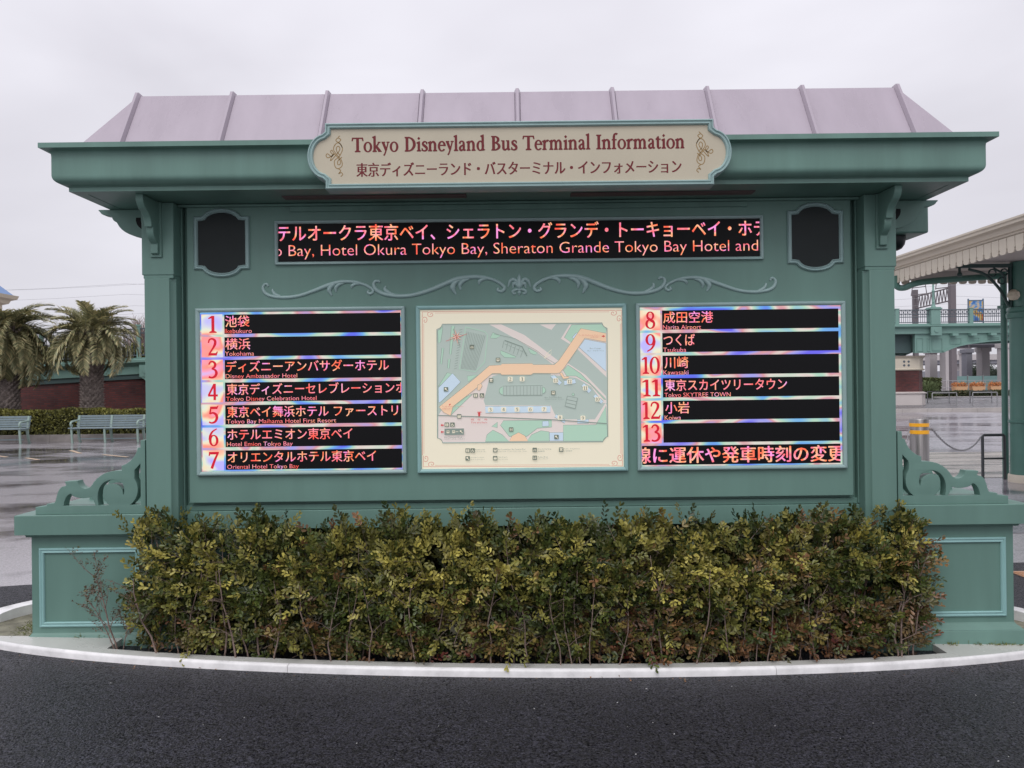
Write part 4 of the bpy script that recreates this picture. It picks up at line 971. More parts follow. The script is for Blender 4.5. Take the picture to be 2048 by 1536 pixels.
# -------- carved scroll ornaments between the boards
def scrollwork(spine, leaves, widths, mirror, parent, to):
    m = MB()
    def bead(pts, ws):
        pts = catmull([(*p, 0) for p in pts], 5); q = []
        for p in pts:
            x, z = to(p.x, p.y); q.append(Vector((X0+(-x if mirror else x), FY-.003, z)))
        rs = [w*u0*.5 for w in lerpl(list(ws), len(q))]; k = 7; vs = []
        for i, p in enumerate(q):
            t = (q[min(i+1, len(q)-1)]-q[max(0, i-1)]).normalized(); sd = t.cross(Vector((0, 1, 0))).normalized()
            for j in range(k):
                a = math.pi*j/(k-1); vs.append(p+sd*math.cos(a)*rs[i]-Vector((0, 1, 0))*(math.sin(a)*rs[i]*1.0-.003))
        m.add(vs, [(i*k+j, i*k+j+1, (i+1)*k+j+1, (i+1)*k+j) for i in range(len(q)-1) for j in range(k-1)])
    bead(spine, widths)
    for l in leaves: bead(l[0], l[1])
    o = m.build('scroll_ornament', PALEAQ, parent); return o
oz = zv(570, 4.58)
def to8(x, y):      # offsets from the fleur's middle, in metres
    px = 500+x/3.413; py = 420+y/3.413
    py += .0117*(px-1037); return (px-1037)*u0, zv(py, 4.58)
small = [(118, 522), (112, 508), (95, 508), (82, 530), (96, 565), (140, 588), (230, 597), (330, 585), (430, 552), (540, 510), (620, 491), (700, 491), (770, 508), (822, 535), (834, 558), (815, 572), (797, 562), (806, 550)]
sw = [4, 5, 5, 6, 7, 7, 7, 7, 8, 9, 8, 7, 6, 6, 6, 6, 5, 4]
sl_ = [([(200, 592), (165, 575), (148, 550), (152, 538)], [6, 7, 5, 2]), ([(590, 498), (560, 512), (535, 545), (552, 585)], [5, 9, 10, 3]), ([(640, 495), (600, 510), (580, 535), (583, 560)], [5, 8, 8, 3]), ([(760, 505), (715, 506), (692, 518), (690, 534)], [4, 6, 7, 3])]
big = [(880, 496), (872, 486), (852, 486), (838, 508), (856, 545), (910, 574), (1010, 588), (1110, 580), (1230, 545), (1390, 478), (1480, 460), (1570, 458), (1650, 475), (1710, 505), (1732, 535), (1712, 556), (1685, 548), (1692, 532)]
bl = [([(985, 585), (940, 565), (915, 540), (922, 518)], [6, 8, 7, 2]), ([(1450, 470), (1400, 492), (1378, 530), (1400, 578)], [5, 10, 12, 3]), ([(1500, 466), (1455, 482), (1428, 510), (1432, 545)], [5, 9, 9, 3]), ([(1640, 470), (1590, 472), (1562, 488), (1560, 510)], [4, 7, 8, 3])]
for mir in (False, True):
    scrollwork(small, sl_, sw, mir, K, to8); scrollwork(big, bl, [w*1.15 for w in sw], mir, K, to8)
def to_f(x, y):
    return (x-1835)/3.413*u0, zv(570+(y-512)/3.413, 4.58)
m_ = [([(1835, 435), (1835, 470), (1835, 520), (1835, 545)], [1, 9, 12, 5]), ([(1835, 545), (1835, 565), (1835, 585)], [5, 8, 2])]
for s in (1, -1):
    q = lambda l: [(1835+s*a, b2) for a, b2 in l]
    m_ += [(q([(4, 530), (18, 490), (40, 474), (62, 486), (76, 525)]), [4, 7, 8, 7, 2]), (q([(4, 535), (22, 505), (38, 505), (44, 535)]), [4, 8, 8, 2]), (q([(0, 545), (25, 545), (44, 556), (36, 572), (22, 566)]), [5, 6, 6, 5, 3])]
o = scrollwork(m_[0][0], m_[1:], m_[0][1], False, K, to_f); o.name = 'fleur_ornament'
m = MB(); x_, z_ = X0, zv(570+(545-512)/3.413, 4.58); m.box(x_-.012, x_+.012, FY-.012, FY-.0005, z_-.004, z_+.004); m.build('fleur_band', PALEAQ, K, bevel=.001)

# -------- title sign hung on the cornice
u1 = 4.085/F
TS = bpy.data.objects.new('title_sign', None); COL.objects.link(TS); TS.parent = K; TS['label'] = 'cream title sign with rounded ends and green moulded edge'
tcx, tcz = X0+(1039-1037)*u1-.001, zv(308, 4.085)
def sign_outline(g=0.0):
    W2, H2, e = 389*u1, 66*u1, 45*u1
    pts = [(-W2+g, H2-g), (W2-g, H2-g), (W2-g, e+.012-g*.4)]
    rr = 36*u1-g; ez = e-g*.4
    pts += [(W2-g+rr*math.cos(R(a))*1.0+g*.5, (ez)*math.sin(R(a))) for a in range(80, -81, -10)]
    pts += [(W2-g, -e-.012+g*.4), (W2-g, -H2+g), (-W2+g, -H2+g), (-W2+g, -e-.012+g*.4)]
    pts += [(-W2+g+rr*math.cos(R(a))-g*.5, ez*math.sin(R(a))) for a in range(260, 99, -10)]
    pts += [(-W2+g, e+.012-g*.4)]
    return pts
m = MB(); m.prism([(tcx+x, tcz+z) for x, z in sign_outline(.012)], 'y', 4.095, 4.20); m.build('sign_board', CREAM, TS, smooth=False)
loop_mould(sign_outline(), tcx, tcz, [(0, -.10), (0, .004), (.004, .010), (.008, .010), (.011, .003), (.016, .003), (.020, .009), (.024, .009), (.028, .003), (.030, -.003), (.030, -.02)], 4.090, 'sign_moulding', PALEAQ, TS)
m = MB()
for s in (-1, 1):
    m.box(tcx+s*.7-.02, tcx+s*.7+.02, 4.20, 4.236, 2.62, 2.80)
m.build('sign_fixing', GREEN2, TS)
tx = lambda px: tcx+(px-1039)*u1
serif('title_lettering', 'Tokyo Disneyland Bus Terminal Information', tx(703), tx(1371), zv(299, 4.085), 28.5*u1, 4.0945, RED, TS, weight=.045)
text_obj('title_lettering', '東京ディズニーランド・バスターミナル・インフォメーション', tx(712), tx(1363), zv(349, 4.085), zv(321, 4.085), 4.0945, RED, TS, .026, vert=0)
for s in (-1, 1):   # gold interlaced flourish
    m = MB(); cx_, cz_ = tcx+s*364*u1, tcz+2*u1
    def fl(pts, w=1.6, n=6):
        cmx = catmull([(*p, 0) for p in pts], n); strip(m, [(cx_+s*p.x*u1, cz_-p.y*u1) for p in cmx], w*u1, 4.0945-.00005*len(m.v)/200)
    fl([(-4, -40), (-1, -36), (-6, -32), (-1, -27), (4, -31), (0, -36)]); fl([(-1, -27), (-6, -22), (-9, -12), (-2, 2), (7, 10), (6, 22), (0, 26), (-8, 20), (-6, 8), (4, -4), (9, -14), (4, -24), (-3, -25), (-9, -16)])
    fl([(-5, 0), (2, -8), (3, -16), (-1, -19), (-4, -14), (0, -6), (8, 3), (15, 10), (13, 2), (9, -4), (12, -11), (15, -8), (10, -1), (14, 1), (21, -4), (24, 0), (20, 4), (12, 0), (6, -5)])
    fl([(-8, 3), (0, 10), (1, 17), (-3, 18), (-5, 12), (0, 4), (8, -4)]); fl([(0, 26), (-5, 30), (-1, 36), (-6, 34), (-9, 38), (-5, 42)])
    m.build('gold_flourish', GOLD, TS, smooth=False)

# camera housing under the right eaves
cb = thing('security_camera', 'dark dome camera under a green box beneath the right-hand eaves', 'camera', (X0+2.5, 5.0, 2.3))
m = MB(); m.box(X0+2.218, X0+2.565, 4.80, 5.06, 2.42, 2.5905); m.build('housing', GREEN2, cb, bevel=.012)
m = MB(); m.lathe([(.072, 2.4195), (.074, 2.40), (.066, 2.365), (.050, 2.342), (.028, 2.331), (.004, 2.328)], X0+2.40, 4.92, 24); m.build('dome', BLACKGLASS, cb)
# ============================================================ HEDGE IN FRONT
rng = np.random.default_rng(7)
def nz3(p, s, seed=0):      # cheap smooth noise, 0..1
    q = p*s+seed*13.7
    return .5+.25*(np.sin(q[..., 0]*1.7+1.3*np.sin(q[..., 2]*1.1+seed))+np.sin(q[..., 2]*1.9+1.1*np.sin(q[..., 0]*1.3+q[..., 1]*.7+2*seed)))
def leaves_mesh(name, base, axis, nrm, length, width, cols, material, parent=None, kind='stuff'):
    """obovate leaves folded along the midrib; arrays of n x 3"""
    n = len(base); ax = axis/np.linalg.norm(axis, axis=1, keepdims=True)
    sd = np.cross(ax, nrm); sd /= np.maximum(1e-6, np.linalg.norm(sd, axis=1, keepdims=True)); up = np.cross(sd, ax)
    Ln, W_ = length[:, None], width[:, None]
    v = np.stack([base, base+ax*Ln*.38+sd*W_*.36+up*W_*.12, base+ax*Ln*.78+sd*W_*.46+up*W_*.14, base+ax*Ln-up*Ln*.06,
                  base+ax*Ln*.78-sd*W_*.46+up*W_*.14, base+ax*Ln*.38-sd*W_*.36+up*W_*.12], axis=1).reshape(-1, 3)
    me = bpy.data.meshes.new(name); me.vertices.add(len(v)); me.vertices.foreach_set('co', v.astype(np.float32).ravel())
    idx = np.array([[0, 1, 2, 3], [0, 3, 4, 5]]); f = (np.arange(n)[:, None, None]*6+idx[None]).reshape(-1)
    me.loops.add(n*8); me.loops.foreach_set('vertex_index', f.astype(np.int32)); me.polygons.add(n*2)
    me.polygons.foreach_set('loop_start', np.arange(0, n*8, 4, dtype=np.int32)); me.polygons.foreach_set('loop_total', np.full(n*2, 4, dtype=np.int32))
    at = me.color_attributes.new('leafcol', 'FLOAT_COLOR', 'POINT')
    c = np.repeat(np.concatenate([cols, np.ones((n, 1))], 1), 6, axis=0); at.data.foreach_set('color', c.astype(np.float32).ravel())
    me.materials.append(material); me.update(); me.validate()
    o = link(name, me, parent); o['kind'] = kind
    return o
H = thing('hedge', 'olive and reddish-brown leafed hedge in the kerbed bed in front of the kiosk', 'hedge', (X0, 4.3, 0))
def front_y(x): return np.interp(x, [p[0] for p in BED_F], [p[1] for p in BED_F])
HX0, HX1 = -2.16, 2.37
random.seed(21)
stem_tops = []
nstem = 62
for i in range(nstem):
    x = HX0+.06+(HX1-HX0-.12)*(i+random.uniform(.1, .9))/nstem; y = front_y(x)+random.choice((random.uniform(-.015, .04), random.uniform(.03, .22)))
    lean = random.uniform(-.10, .10); h = random.uniform(.47, .62); g = zg(x, y)-.03; pts = []
    for k in range(7):
        t = k/6; pts.append((x+lean*t+random.uniform(-.008, .008)*(k > 0)+.02*math.sin(t*5+i), y-.04*t+random.uniform(-.008, .008), g+h*t))
    m = MB(); r = random.uniform(.0032, .006); m.tube(pts, [r, r*.8, r*.35], 6)
    for b3 in range(random.randint(2, 4)):
        k = random.randint(2, 5); p = Vector(pts[k]); d = Vector((random.uniform(-1, 1), random.uniform(-.9, .2), random.uniform(.2, .9))).normalized()*random.uniform(.08, .2)
        m.tube([p, p+d*.5+Vector((0, 0, .01)), p+d], [r*.4, r*.28, r*.15], 5)
    m.build('stem', STEM, H)
def hedge_foliage():
    n0 = 19000
    x = rng.uniform(HX0-.04, HX1+.03, n0); z = rng.uniform(0.0, 1.0, n0)**.9
    top = .662+.012*np.sin(x*3.1+1)+.014*np.sin(x*8.3)+.012*np.sin(x*21)
    g = -.05-.0175*x
    depth = rng.beta(1.15, 1.9, n0)*.36
    # slightly rounded at the top and the ends
    zz = g+.0+.02+(top-g-.02)*z
    bulge = .03*np.sin(np.pi*np.clip(z, 0, 1))
    y = front_y(x)+.015-bulge+depth
    endw = np.minimum(x-HX0, HX1-x)
    y += np.where(endw < .12, (.12-endw)*.8, 0)
    p = np.stack([x, y, zz], 1)
    dens = nz3(p, 9.0, 1)*.45+nz3(p, 23.0, 2)*.55
    low = np.clip((z-.02)/.22, 0, 1)
    keep = rng.random(n0) < np.clip((dens-.41)*5.5, .04, 1)*(.45+.55*low)
    
    p, z, depth, x = p[keep], z[keep], depth[keep], x[keep]
    # tall tufts poking out of the top
    nt = 260; cx_ = rng.choice(rng.uniform(HX0, HX1, 46), nt); tx_ = cx_+rng.normal(0, .03, nt); tz = rng.uniform(.63, .725, nt)+rng.normal(0, .01, nt); ty = front_y(tx_)+rng.uniform(.02, .28, nt)
    p = np.concatenate([p, np.stack([tx_, ty, tz], 1)]); z = np.concatenate([z, np.full(nt, 1.05)]); depth = np.concatenate([depth, np.full(nt, .1)])
    n = len(p)
    dirn = np.stack([rng.normal(0, .75, n), rng.normal(-.38, .42, n)*np.where(z < .12, .4, 1), rng.normal(.28, .42, n)+np.where(z > .85, .8, 0)+np.where(z < .12, .3, 0)], 1)
    dirn /= np.linalg.norm(dirn, axis=1, keepdims=True)
    ln = rng.uniform(.06, .13, n); pairs = 5
    # colour of each spray; deeper ones darkened to paint the shade within the hedge
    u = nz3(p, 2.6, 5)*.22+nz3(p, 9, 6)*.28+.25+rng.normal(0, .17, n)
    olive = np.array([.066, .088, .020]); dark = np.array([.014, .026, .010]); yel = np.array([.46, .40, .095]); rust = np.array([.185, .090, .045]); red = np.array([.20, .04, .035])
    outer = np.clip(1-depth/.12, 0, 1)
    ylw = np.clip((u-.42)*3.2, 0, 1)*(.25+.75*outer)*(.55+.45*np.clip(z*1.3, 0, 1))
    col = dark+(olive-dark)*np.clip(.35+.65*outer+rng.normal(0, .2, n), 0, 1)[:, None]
    col = col+(yel-col)*ylw[:, None]
    xr = (p[:, 0]-HX0)/(HX1-HX0)
    ru = nz3(p, 4.2, 9)*.35+nz3(p, 13, 10)*.3+.175+rng.normal(0, .17, n)+.24*(xr-.65)-.26*(z-.3)
    br = np.clip((ru-.56)*4.5, 0, .9); col = col+(rust*(.75+.6*rng.random((n, 1)))-col)*br[:, None]
    rd = np.clip((ru-.90)*6, 0, .8)*(z < .65); col = col+(red-col)*rd[:, None]
    base = []; axis = []; nr = []; le = []; wi = []; cc = []
    ref = np.stack([rng.normal(0, .5, n), rng.normal(-.75, .4, n), rng.normal(.55, .4, n)], 1)
    sd = np.cross(dirn, ref); sd /= np.linalg.norm(sd, axis=1, keepdims=True); nn = np.cross(sd, dirn)
    for k in range(pairs):
        t = .12+.88*k/(pairs-1)
        for s in (-1, 1):
            a = dirn*(.62+.25*t)+sd*s*(.85-.35*t)+rng.normal(0, .16, (n, 3)); 
            base.append(p+dirn*(ln*t)[:, None]+rng.normal(0, .0015, (n, 3))-np.array([0, 0, 1])*(ln*t*t*.10)[:, None]); axis.append(a); nr.append(nn+rng.normal(0, .28, (n, 3)))
            L_ = rng.uniform(.022, .040, n)*(1.0-.2*abs(t-.55)); le.append(L_); wi.append(L_*rng.uniform(.45, .56, n))
            cc.append(np.clip(col*(1+rng.normal(0, .24, (n, 1)))*(.9+.35*t), .004, 1))
        
    a = dirn+rng.normal(0, .1, (n, 3)); base.append(p+dirn*ln[:, None]); axis.append(a); nr.append(nn); le.append(rng.uniform(.018, .026, n)); wi.append(rng.uniform(.010, .014, n)); cc.append(np.clip(col*1.3, 0, 1))
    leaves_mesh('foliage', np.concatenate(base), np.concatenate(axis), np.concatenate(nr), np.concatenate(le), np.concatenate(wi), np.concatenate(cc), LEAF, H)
    print('hedge sprays', n)
    # the fine twigs that carry the sprays
    tw = MB()
    for i in rng.choice(n, 1500, replace=False):
        q = Vector(p[i]); dd = Vector(dirn[i]); tw.tube([q-dd*.05, q, q+dd*float(ln[i])*.95], [.0016, .0013, .0007], 3, caps=False)
    tw.build('twigs', STEM, H, kind='stuff', smooth=False)
hedge_foliage()

# withered little shrub at the left end of the bed
def scrub():
    random.seed(4); T = thing('withered_shrub', 'thin withered twiggy shrub standing at the left tip of the planting bed', 'shrub', (-2.27, 4.40, -.02))
    base = Vector((-2.235, 4.38, zg(-2.23, 4.4)-.03)); tips = []
    def branch(p, d, ln, r, lvl):
        pts = [p]; q = p.copy(); dd = d.copy()
        for k in range(5):
            dd = (dd+Vector((random.uniform(-.18, .18), random.uniform(-.18, .18), random.uniform(-.05, .14)))).normalized(); q = q+dd*ln/5; pts.append(q.copy())
        mb.tube(pts, [r, r*.35], 5)
        for q2 in pts[2:]:
            tips.append((q2, dd.copy()))
            if lvl > 0:
                for _ in range(2):
                    branch(q2, (dd*.5+Vector((random.uniform(-1, 1), random.uniform(-.6, .6), random.uniform(-.2, .5)))).normalized(), ln*random.uniform(.25, .42), r*.4, lvl-1)
    specs = [((-.07, 0, 1), .50, .006), ((-.3, .1, .9), .40, .004), ((.1, -.1, 1), .34, .004)]
    for dvec, ln, r in specs:
        mb = MB(); branch(base+Vector((random.uniform(-.03, .03), 0, 0)), Vector(dvec).normalized(), ln, r, 2); mb.build('stem', STEM, T)
    n = len(tips)*2; b_ = np.array([tips[i % len(tips)][0] for i in range(n)]); 
    ax = np.stack([rng.normal(0, 1, n), rng.normal(-.3, .6, n), rng.normal(.1, .7, n)], 1); c = np.array([.12, .070, .045])*rng.uniform(.6, 1.5, (n, 1)); c[rng.random(n) < .25] = [.13, .13, .05]
    keep = rng.random(n) < .5
    leaves_mesh('foliage', b_[keep], ax[keep], rng.normal(0, 1, (keep.sum(), 3)), rng.uniform(.008, .017, keep.sum()), rng.uniform(.005, .010, keep.sum()), c[keep], LEAF, T)
scrub()
# fallen leaves on the soil
n = 900; x = rng.uniform(-2.25, 2.5, n); y = front_y(x)+rng.uniform(.01, .16, n); g = -.05-.0175*x-.005
leaves_mesh('fallen_leaves', np.stack([x, y, g], 1), np.stack([rng.normal(0, 1, n), rng.normal(0, 1, n), rng.normal(0, .15, n)], 1), np.stack([rng.normal(0, .3, n), rng.normal(0, .3, n), np.ones(n)], 1), rng.uniform(.014, .03, n), rng.uniform(.009, .016, n),
            np.array([.15, .075, .04])*rng.uniform(.4, 1.7, (n, 1)), LEAF)
n = 46; th = rng.uniform(math.pi*1.12, math.pi*1.88, n); q_ = np.array([ell(a, rng.uniform(.005, .09)) for a in th])
leaves_mesh('kerb_litter', np.stack([q_[:, 0], q_[:, 1], np.array([zg(a, b) for a, b in q_])+.012], 1), np.stack([rng.normal(0, 1, n), rng.normal(0, 1, n), rng.normal(0, .1, n)], 1), np.stack([rng.normal(0, .2, n), rng.normal(0, .2, n), np.ones(n)], 1), rng.uniform(.01, .022, n), rng.uniform(.006, .012, n),
            np.array([.22, .12, .06])*rng.uniform(.4, 1.8, (n, 1)), LEAF)
# grass weeds where wing meets the concrete, moss clump at the left tip
def weeds():
    pts = []
    for px_, w_ in ((-2.62, .05), (-2.36, .02), (-2.50, .02), (2.35, .05), (2.50, .06), (2.66, .04), (2.78, .08), (2.90, .03), (2.84, .04)):
        for k in range(int(w_*500)): pts.append((X0+px_+random.gauss(0, w_*.4), 4.56-random.uniform(.0, .02)-.046*(px_ > 0)))
    for k in range(700):
        pts.append((-2.98+random.gauss(0, .05), 4.88+random.gauss(0, .10)))
    n = len(pts); P_ = np.array([(x, y, zg(x, y)+(.04 if y < 4.58 else .014)) for x, y in pts])
    ax = np.stack([rng.normal(0, .7, n), rng.normal(-.3, .5, n), rng.uniform(.4, 1, n)], 1)
    c = np.array([.20, .22, .06])*rng.uniform(.6, 1.3, (n, 1))
    leaves_mesh('weeds', P_, ax, rng.normal(0, 1, (n, 3)), rng.uniform(.012, .03, n), rng.uniform(.002, .006, n), c, LEAF)
weeds()
# pale grit scattered on the new asphalt
def grit():
    random.seed(8); m = MB()
    for k in range(34):
        x, y = random.uniform(-2.4, 2.6), random.uniform(3.05, 4.0); s = random.uniform(.0015, .0032); z = zg(x, y)+.007; a = random.uniform(0, 3)
        c_, s_ = math.cos(a)*s, math.sin(a)*s; l = random.uniform(1, 2.6)
        m.add([(x-c_*l, y-s_*l, z), (x+s_, y-c_, z+s*.4), (x+c_*l, y+s_*l, z), (x-s_, y+c_, z+s*.4), (x, y, z+s)], [(0, 1, 4), (1, 2, 4), (2, 3, 4), (3, 0, 4)])
    m.build('grit', WHITE, kind='stuff')
grit()

# ============================================================ LEFT BACKGROUND
# clipped low hedge with its kerb
def leaf_box(x0, x1, y0, y1, z0, z1, n, size, ca, cb, parent, wob=.05, material=LEAFD, name='foliage'):
    """small leaves over the front, top and ends of a clipped hedge"""
    A = np.array([(x1-x0)*(z1-z0), (x1-x0)*(y1-y0), (y1-y0)*(z1-z0)*.5, (y1-y0)*(z1-z0)*.5]); k = rng.choice(4, n, p=A/A.sum())
    x = rng.uniform(x0, x1, n); y = rng.uniform(y0, y1, n); z = rng.uniform(z0, z1, n); dp = np.abs(rng.normal(0, wob, n))
    nr = np.zeros((n, 3)); 
    y = np.where(k == 0, y0+dp, y); z = np.where(k == 1, z1-dp, z); x = np.where(k == 2, x0+dp, x); x = np.where(k == 3, x1-dp, x)
    nr[k == 0] = (0, -1, 0); nr[k == 1] = (0, 0, 1); nr[k == 2] = (-1, 0, 0); nr[k == 3] = (1, 0, 0)
    z = z+.03*np.sin(x*2.2)+.02*np.sin(x*6+y*3)
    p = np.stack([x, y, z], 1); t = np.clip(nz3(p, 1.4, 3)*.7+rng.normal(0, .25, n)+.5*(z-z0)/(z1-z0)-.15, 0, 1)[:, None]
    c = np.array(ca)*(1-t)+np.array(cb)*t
    ax = rng.normal(0, 1, (n, 3))+nr*.4
    return leaves_mesh(name, p, ax, nr+rng.normal(0, .5, (n, 3)), rng.uniform(.7, 1.3, n)*size, rng.uniform(.4, .7, n)*size, c*rng.uniform(.6, 1.35, (n, 1)), material, parent)
hy = 23.7
LH = thing('clipped_hedge', 'low clipped yellow-green hedge along the kerb behind the benches', 'hedge', (-15, 24.3, 0))
leaf_box(-24, -7, hy, hy+1.1, .02, .86, 42000, .075, (.05, .055, .022), (.25, .24, .055), LH)
m = MB(); m.box(-23.9, -7.1, hy+.10, hy+1.0, 0, .76); m.build('dark_core', DARKCORE, LH)  # solid dark block standing for the shade behind the leaves
kb = struct(bpy.data.objects.new('hedge_kerb', None)); COL.objects.link(kb)
m = MB(); m.box(0, .995, 0, .22, 0, .20); ks = m.mesh('kerb_stone', mat('grey_kerb_stone', (.22, .20, .19), .45, .4, var=.2, vscale=3))
for i in range(20): link('kerb_stone', ks, kb, loc=(-25+i, hy-.45, -.05))
m = MB(); m.box(-25, -5, hy-.23, 40, -.04, .06); struct(m.build('planting_strip', SOIL))

def make_bench():
    W_ = 2.04; b = thing('bench', '', 'bench', (0, 0, 0))
    side = [(.0, .42), (.02, .40), (.06, .0), (.12, .0), (.12, .02), (.09, .04), (.065, .38), (.36, .37), (.40, .20), (.47, .0), (.54, .0), (.53, .03), (.49, .05), (.44, .30), (.43, .42), (.50, .80), (.465, .80), (.40, .44), (.06, .43)]
    for x in (-W_/2+.06, .0, W_/2-.06):
        m = MB(); m.prism(side, 'x', x-.03, x+.03); m.build('leg', BENCHLEG, b, bevel=.006)
    for x in (-W_/2+.05, W_/2-.05):
        m = MB(); pts = catmull([(x, .46, .66), (x, .34, .655), (x, .18, .64), (x, .08, .63), (x, .02, .58), (x, .03, .51), (x, .08, .50), (x, .10, .55)], 4); m.tube(pts, [.024, .028, .03, .026, .02], 8)
        m.tube([(x, .06, .50), (x, .05, .42)], .022, 8); m.build('armrest', BENCHLEG, b)
    for i in range(5):
        z = .47+i*.068; y = .415+.10*(z-.44)/.36
        m = MB(); m.box(-W_/2, W_/2, y-.012, y+.010, z, z+.058); m.build('back_slat', BENCHSLAT, b, bevel=.004)
    for i in range(5):
        y = .0+i*.083; m = MB(); m.box(-W_/2-.02, W_/2+.02, y-.01, y+.062, .425-.01*math.sin(i*.8), .455-.01*math.sin(i*.8)); m.build('seat_slat', BENCHSLAT, b, bevel=.005)
    m = MB(); m.box(-W_/2+.1, W_/2-.1, .26, .30, .10, .13); m.build('stretcher', BENCHSLAT, b)
    b['group'] = 'slatted benches in front of the clipped hedge'
    return b
bench = make_bench()
bp = P(209.5, 884, 22.4); bench.location = (bp.x, 22.35, -.05); bench['label'] = 'whole slatted blue-grey bench beside the left edge of the kiosk'
b2 = copy_tree(bench); bq = P(-26.5, 886, 22.3); b2.location = (bq.x, 22.25, -.05); b2['label'] = 'slatted blue-grey bench cut off by the left edge of the picture'

# brick ramp wall with green steel edge beam and railing; it climbs to the right
def ramp_xy(t): return (-30+30*t, 26.0+5.0*t)   # t 0..1
def ramp_z(x): return 2.47+(x+17.8)*.052
RW = thing('ramp_wall', 'dark red brick ramp wall with green steel edge beam behind the palms', 'wall', (-15, 28.4, 0))
ang = math.atan2(5, 30); dirx = Vector((math.cos(ang), math.sin(ang), 0)); out_n = Vector((math.sin(ang), -math.cos(ang), 0))
def rp(s_, off, z): q = Vector((-30, 26, 0))+dirx*s_+out_n*off; return (q.x, q.y, z)
def rz(s_): return ramp_z(-30+s_*dirx.x)
def wallbar(name, prof, material, s0=0, s1=34, parent=RW, n=16, bevel=0):
    vs = []
    for k in range(n+1):
        s_ = s0+(s1-s0)*k/n
        for o_, z, rel in prof: vs.append(rp(s_, o_, z+(rz(s_) if rel else 0)))
    q = len(prof); m = MB(); m.add(vs, [(k*q+j, (k+1)*q+j, (k+1)*q+(j+1) % q, k*q+(j+1) % q) for k in range(n) for j in range(q)]+[tuple(range(q)), tuple(range(n*q, n*q+q))[::-1]])
    return m.build(name, material, parent)
wallbar('brickwork', [(0, -.1, 0), (0, -.62, 1), (-.5, -.62, 1), (-.5, -.1, 0)], BRICK)
wallbar('edge_beam', [(.06, -.62, 1), (.10, -.60, 1), (.10, -.30, 1), (.16, -.27, 1), (.22, -.20, 1), (.27, -.17, 1), (.27, -.08, 1), (.22, -.06, 1), (.22, .0, 1), (-.5, .0, 1), (-.5, -.62, 1)], BRIDGEGREEN)
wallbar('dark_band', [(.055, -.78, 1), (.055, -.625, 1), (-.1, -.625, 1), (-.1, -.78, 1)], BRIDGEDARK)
m = MB(); m.box(-.21, .21, -.14, 0, -.44, 0); m.prism([(-.21, -.44), (.21, -.44), (.16, -.47), (.06, -.52), (0, -.58), (-.06, -.52), (-.16, -.47)], 'y', -.12, 0)
m.prism([(.075*math.cos(2*math.pi*k/16), -.24+.075*math.sin(2*math.pi*k/16)) for k in range(16)], 'y', -.165, -.139); bm_ = m.mesh('beam_bracket', BRIDGEGREEN)
for s_ in (1.6, 6.6, 11.6-.35, 16.6, 21.6, 26.6, 31.6):
    q = rp(s_, .10, rz(s_)-.28); link('beam_bracket', bm_, RW, loc=(q[0]+15, q[1]-28.4, q[2]), rot=(0, 0, ang))
RR = thing('ramp_railing', 'dark picket railing with green posts along the top of the ramp wall', 'railing', (-15, 28.4, 2.5))
m = MB(); m.box(-.009, .009, -.009, .009, 0, .98); pk = m.mesh('picket', RAILDARK, smooth=False)
m = MB(); m.box(-.06, .06, -.06, .06, 0, 1.2); m.box(-.085, .085, -.085, .085, 1.17, 1.24); ps = m.mesh('post', BRIDGEGREEN)
for i in range(260):
    s_ = 2+i*.12; q = rp(s_, .02, rz(s_)+.08); link('picket', pk, RR, loc=(q[0]+15, q[1]-28.4, q[2]-2.5), rot=(0, 0, ang))
for i in range(9):
    s_ = 3.0+i*3.33; q = rp(s_, .02, rz(s_)); link('post', ps, RR, loc=(q[0]+15, q[1]-28.4, q[2]-2.5), rot=(0, 0, ang))
for zz in (.08, .90, 1.06): wallbar('rail', [(.045, zz, 1), (.045, zz+.045, 1), (-.005, zz+.045, 1), (-.005, zz, 1)], RAILDARK, parent=RR)
# foliage and a pale building glimpsed behind the ramp railing
BH = thing('shrub_row', 'yellow-green shrubs seen through the railing above the ramp wall', 'shrubs', (-18, 34, 0))
leaf_box(-34, -8, 34, 36, 1.0, 3.45, 16000, .16, (.06, .07, .03), (.26, .25, .07), BH, wob=.25)
m = MB(); m.box(-33.9, -8.1, 34.3, 35.8, 0, 3.1); m.build('dark_core', DARKCORE, BH)

def pavilion():
    B = thing('blue_roofed_building', 'cream building corner with a blue hipped roof behind the left palm', 'building', (-45, 62, 0))
    xr = P(37, 575, 66.9).x+.05; ze = P(30, 570, 60).z
    m = MB(); m.box(xr-14, xr-.9, 60.9, 66, -.1, ze-.7); m.build('wall', BEIGE, B)
    m = MB(); m.sweep([(0, ze-.9), (.35, ze-.75), (.45, ze-.5), (.8, ze-.35), (.9, ze-.05), (0, ze)], lambda o: [(xr-14-o, 60.9-o), (xr-.9+o, 60.9-o), (xr-.9+o, 66+o), (xr-14-o, 66+o)], closed=False); m.build('cornice', BEIGE, B)
    m = MB(); a, b_, c_, d_ = (xr-14.6, 60.3), (xr-.3, 60.3), (xr-.3, 66.6), (xr-14.6, 66.6); cx_, cy_ = xr-7.3, 63.4
    m.add([(*a, ze), (*b_, ze), (*c_, ze), (*d_, ze), (cx_-4.2, cy_, ze+3.2), (cx_+4.2, cy_, ze+3.2)], [(0, 1, 5, 4), (1, 2, 5), (2, 3, 4, 5), (3, 0, 4), (0, 3, 2, 1)]); m.build('roof', BLUEROOF, B, smooth=False)
    for i in range(6):
        x = xr-2.2-i*2.1; m = MB(); m.box(x-.5, x+.5, 60.86, 60.899, ze-4, ze-1.8); w = m.build('window', BLACKGLASS, B)
        m = MB(); m.box(x-.62, x+.62, 60.82, 60.858, ze-4.15, ze-4.01); m.build('sill', BEIGE, w)
pavilion()

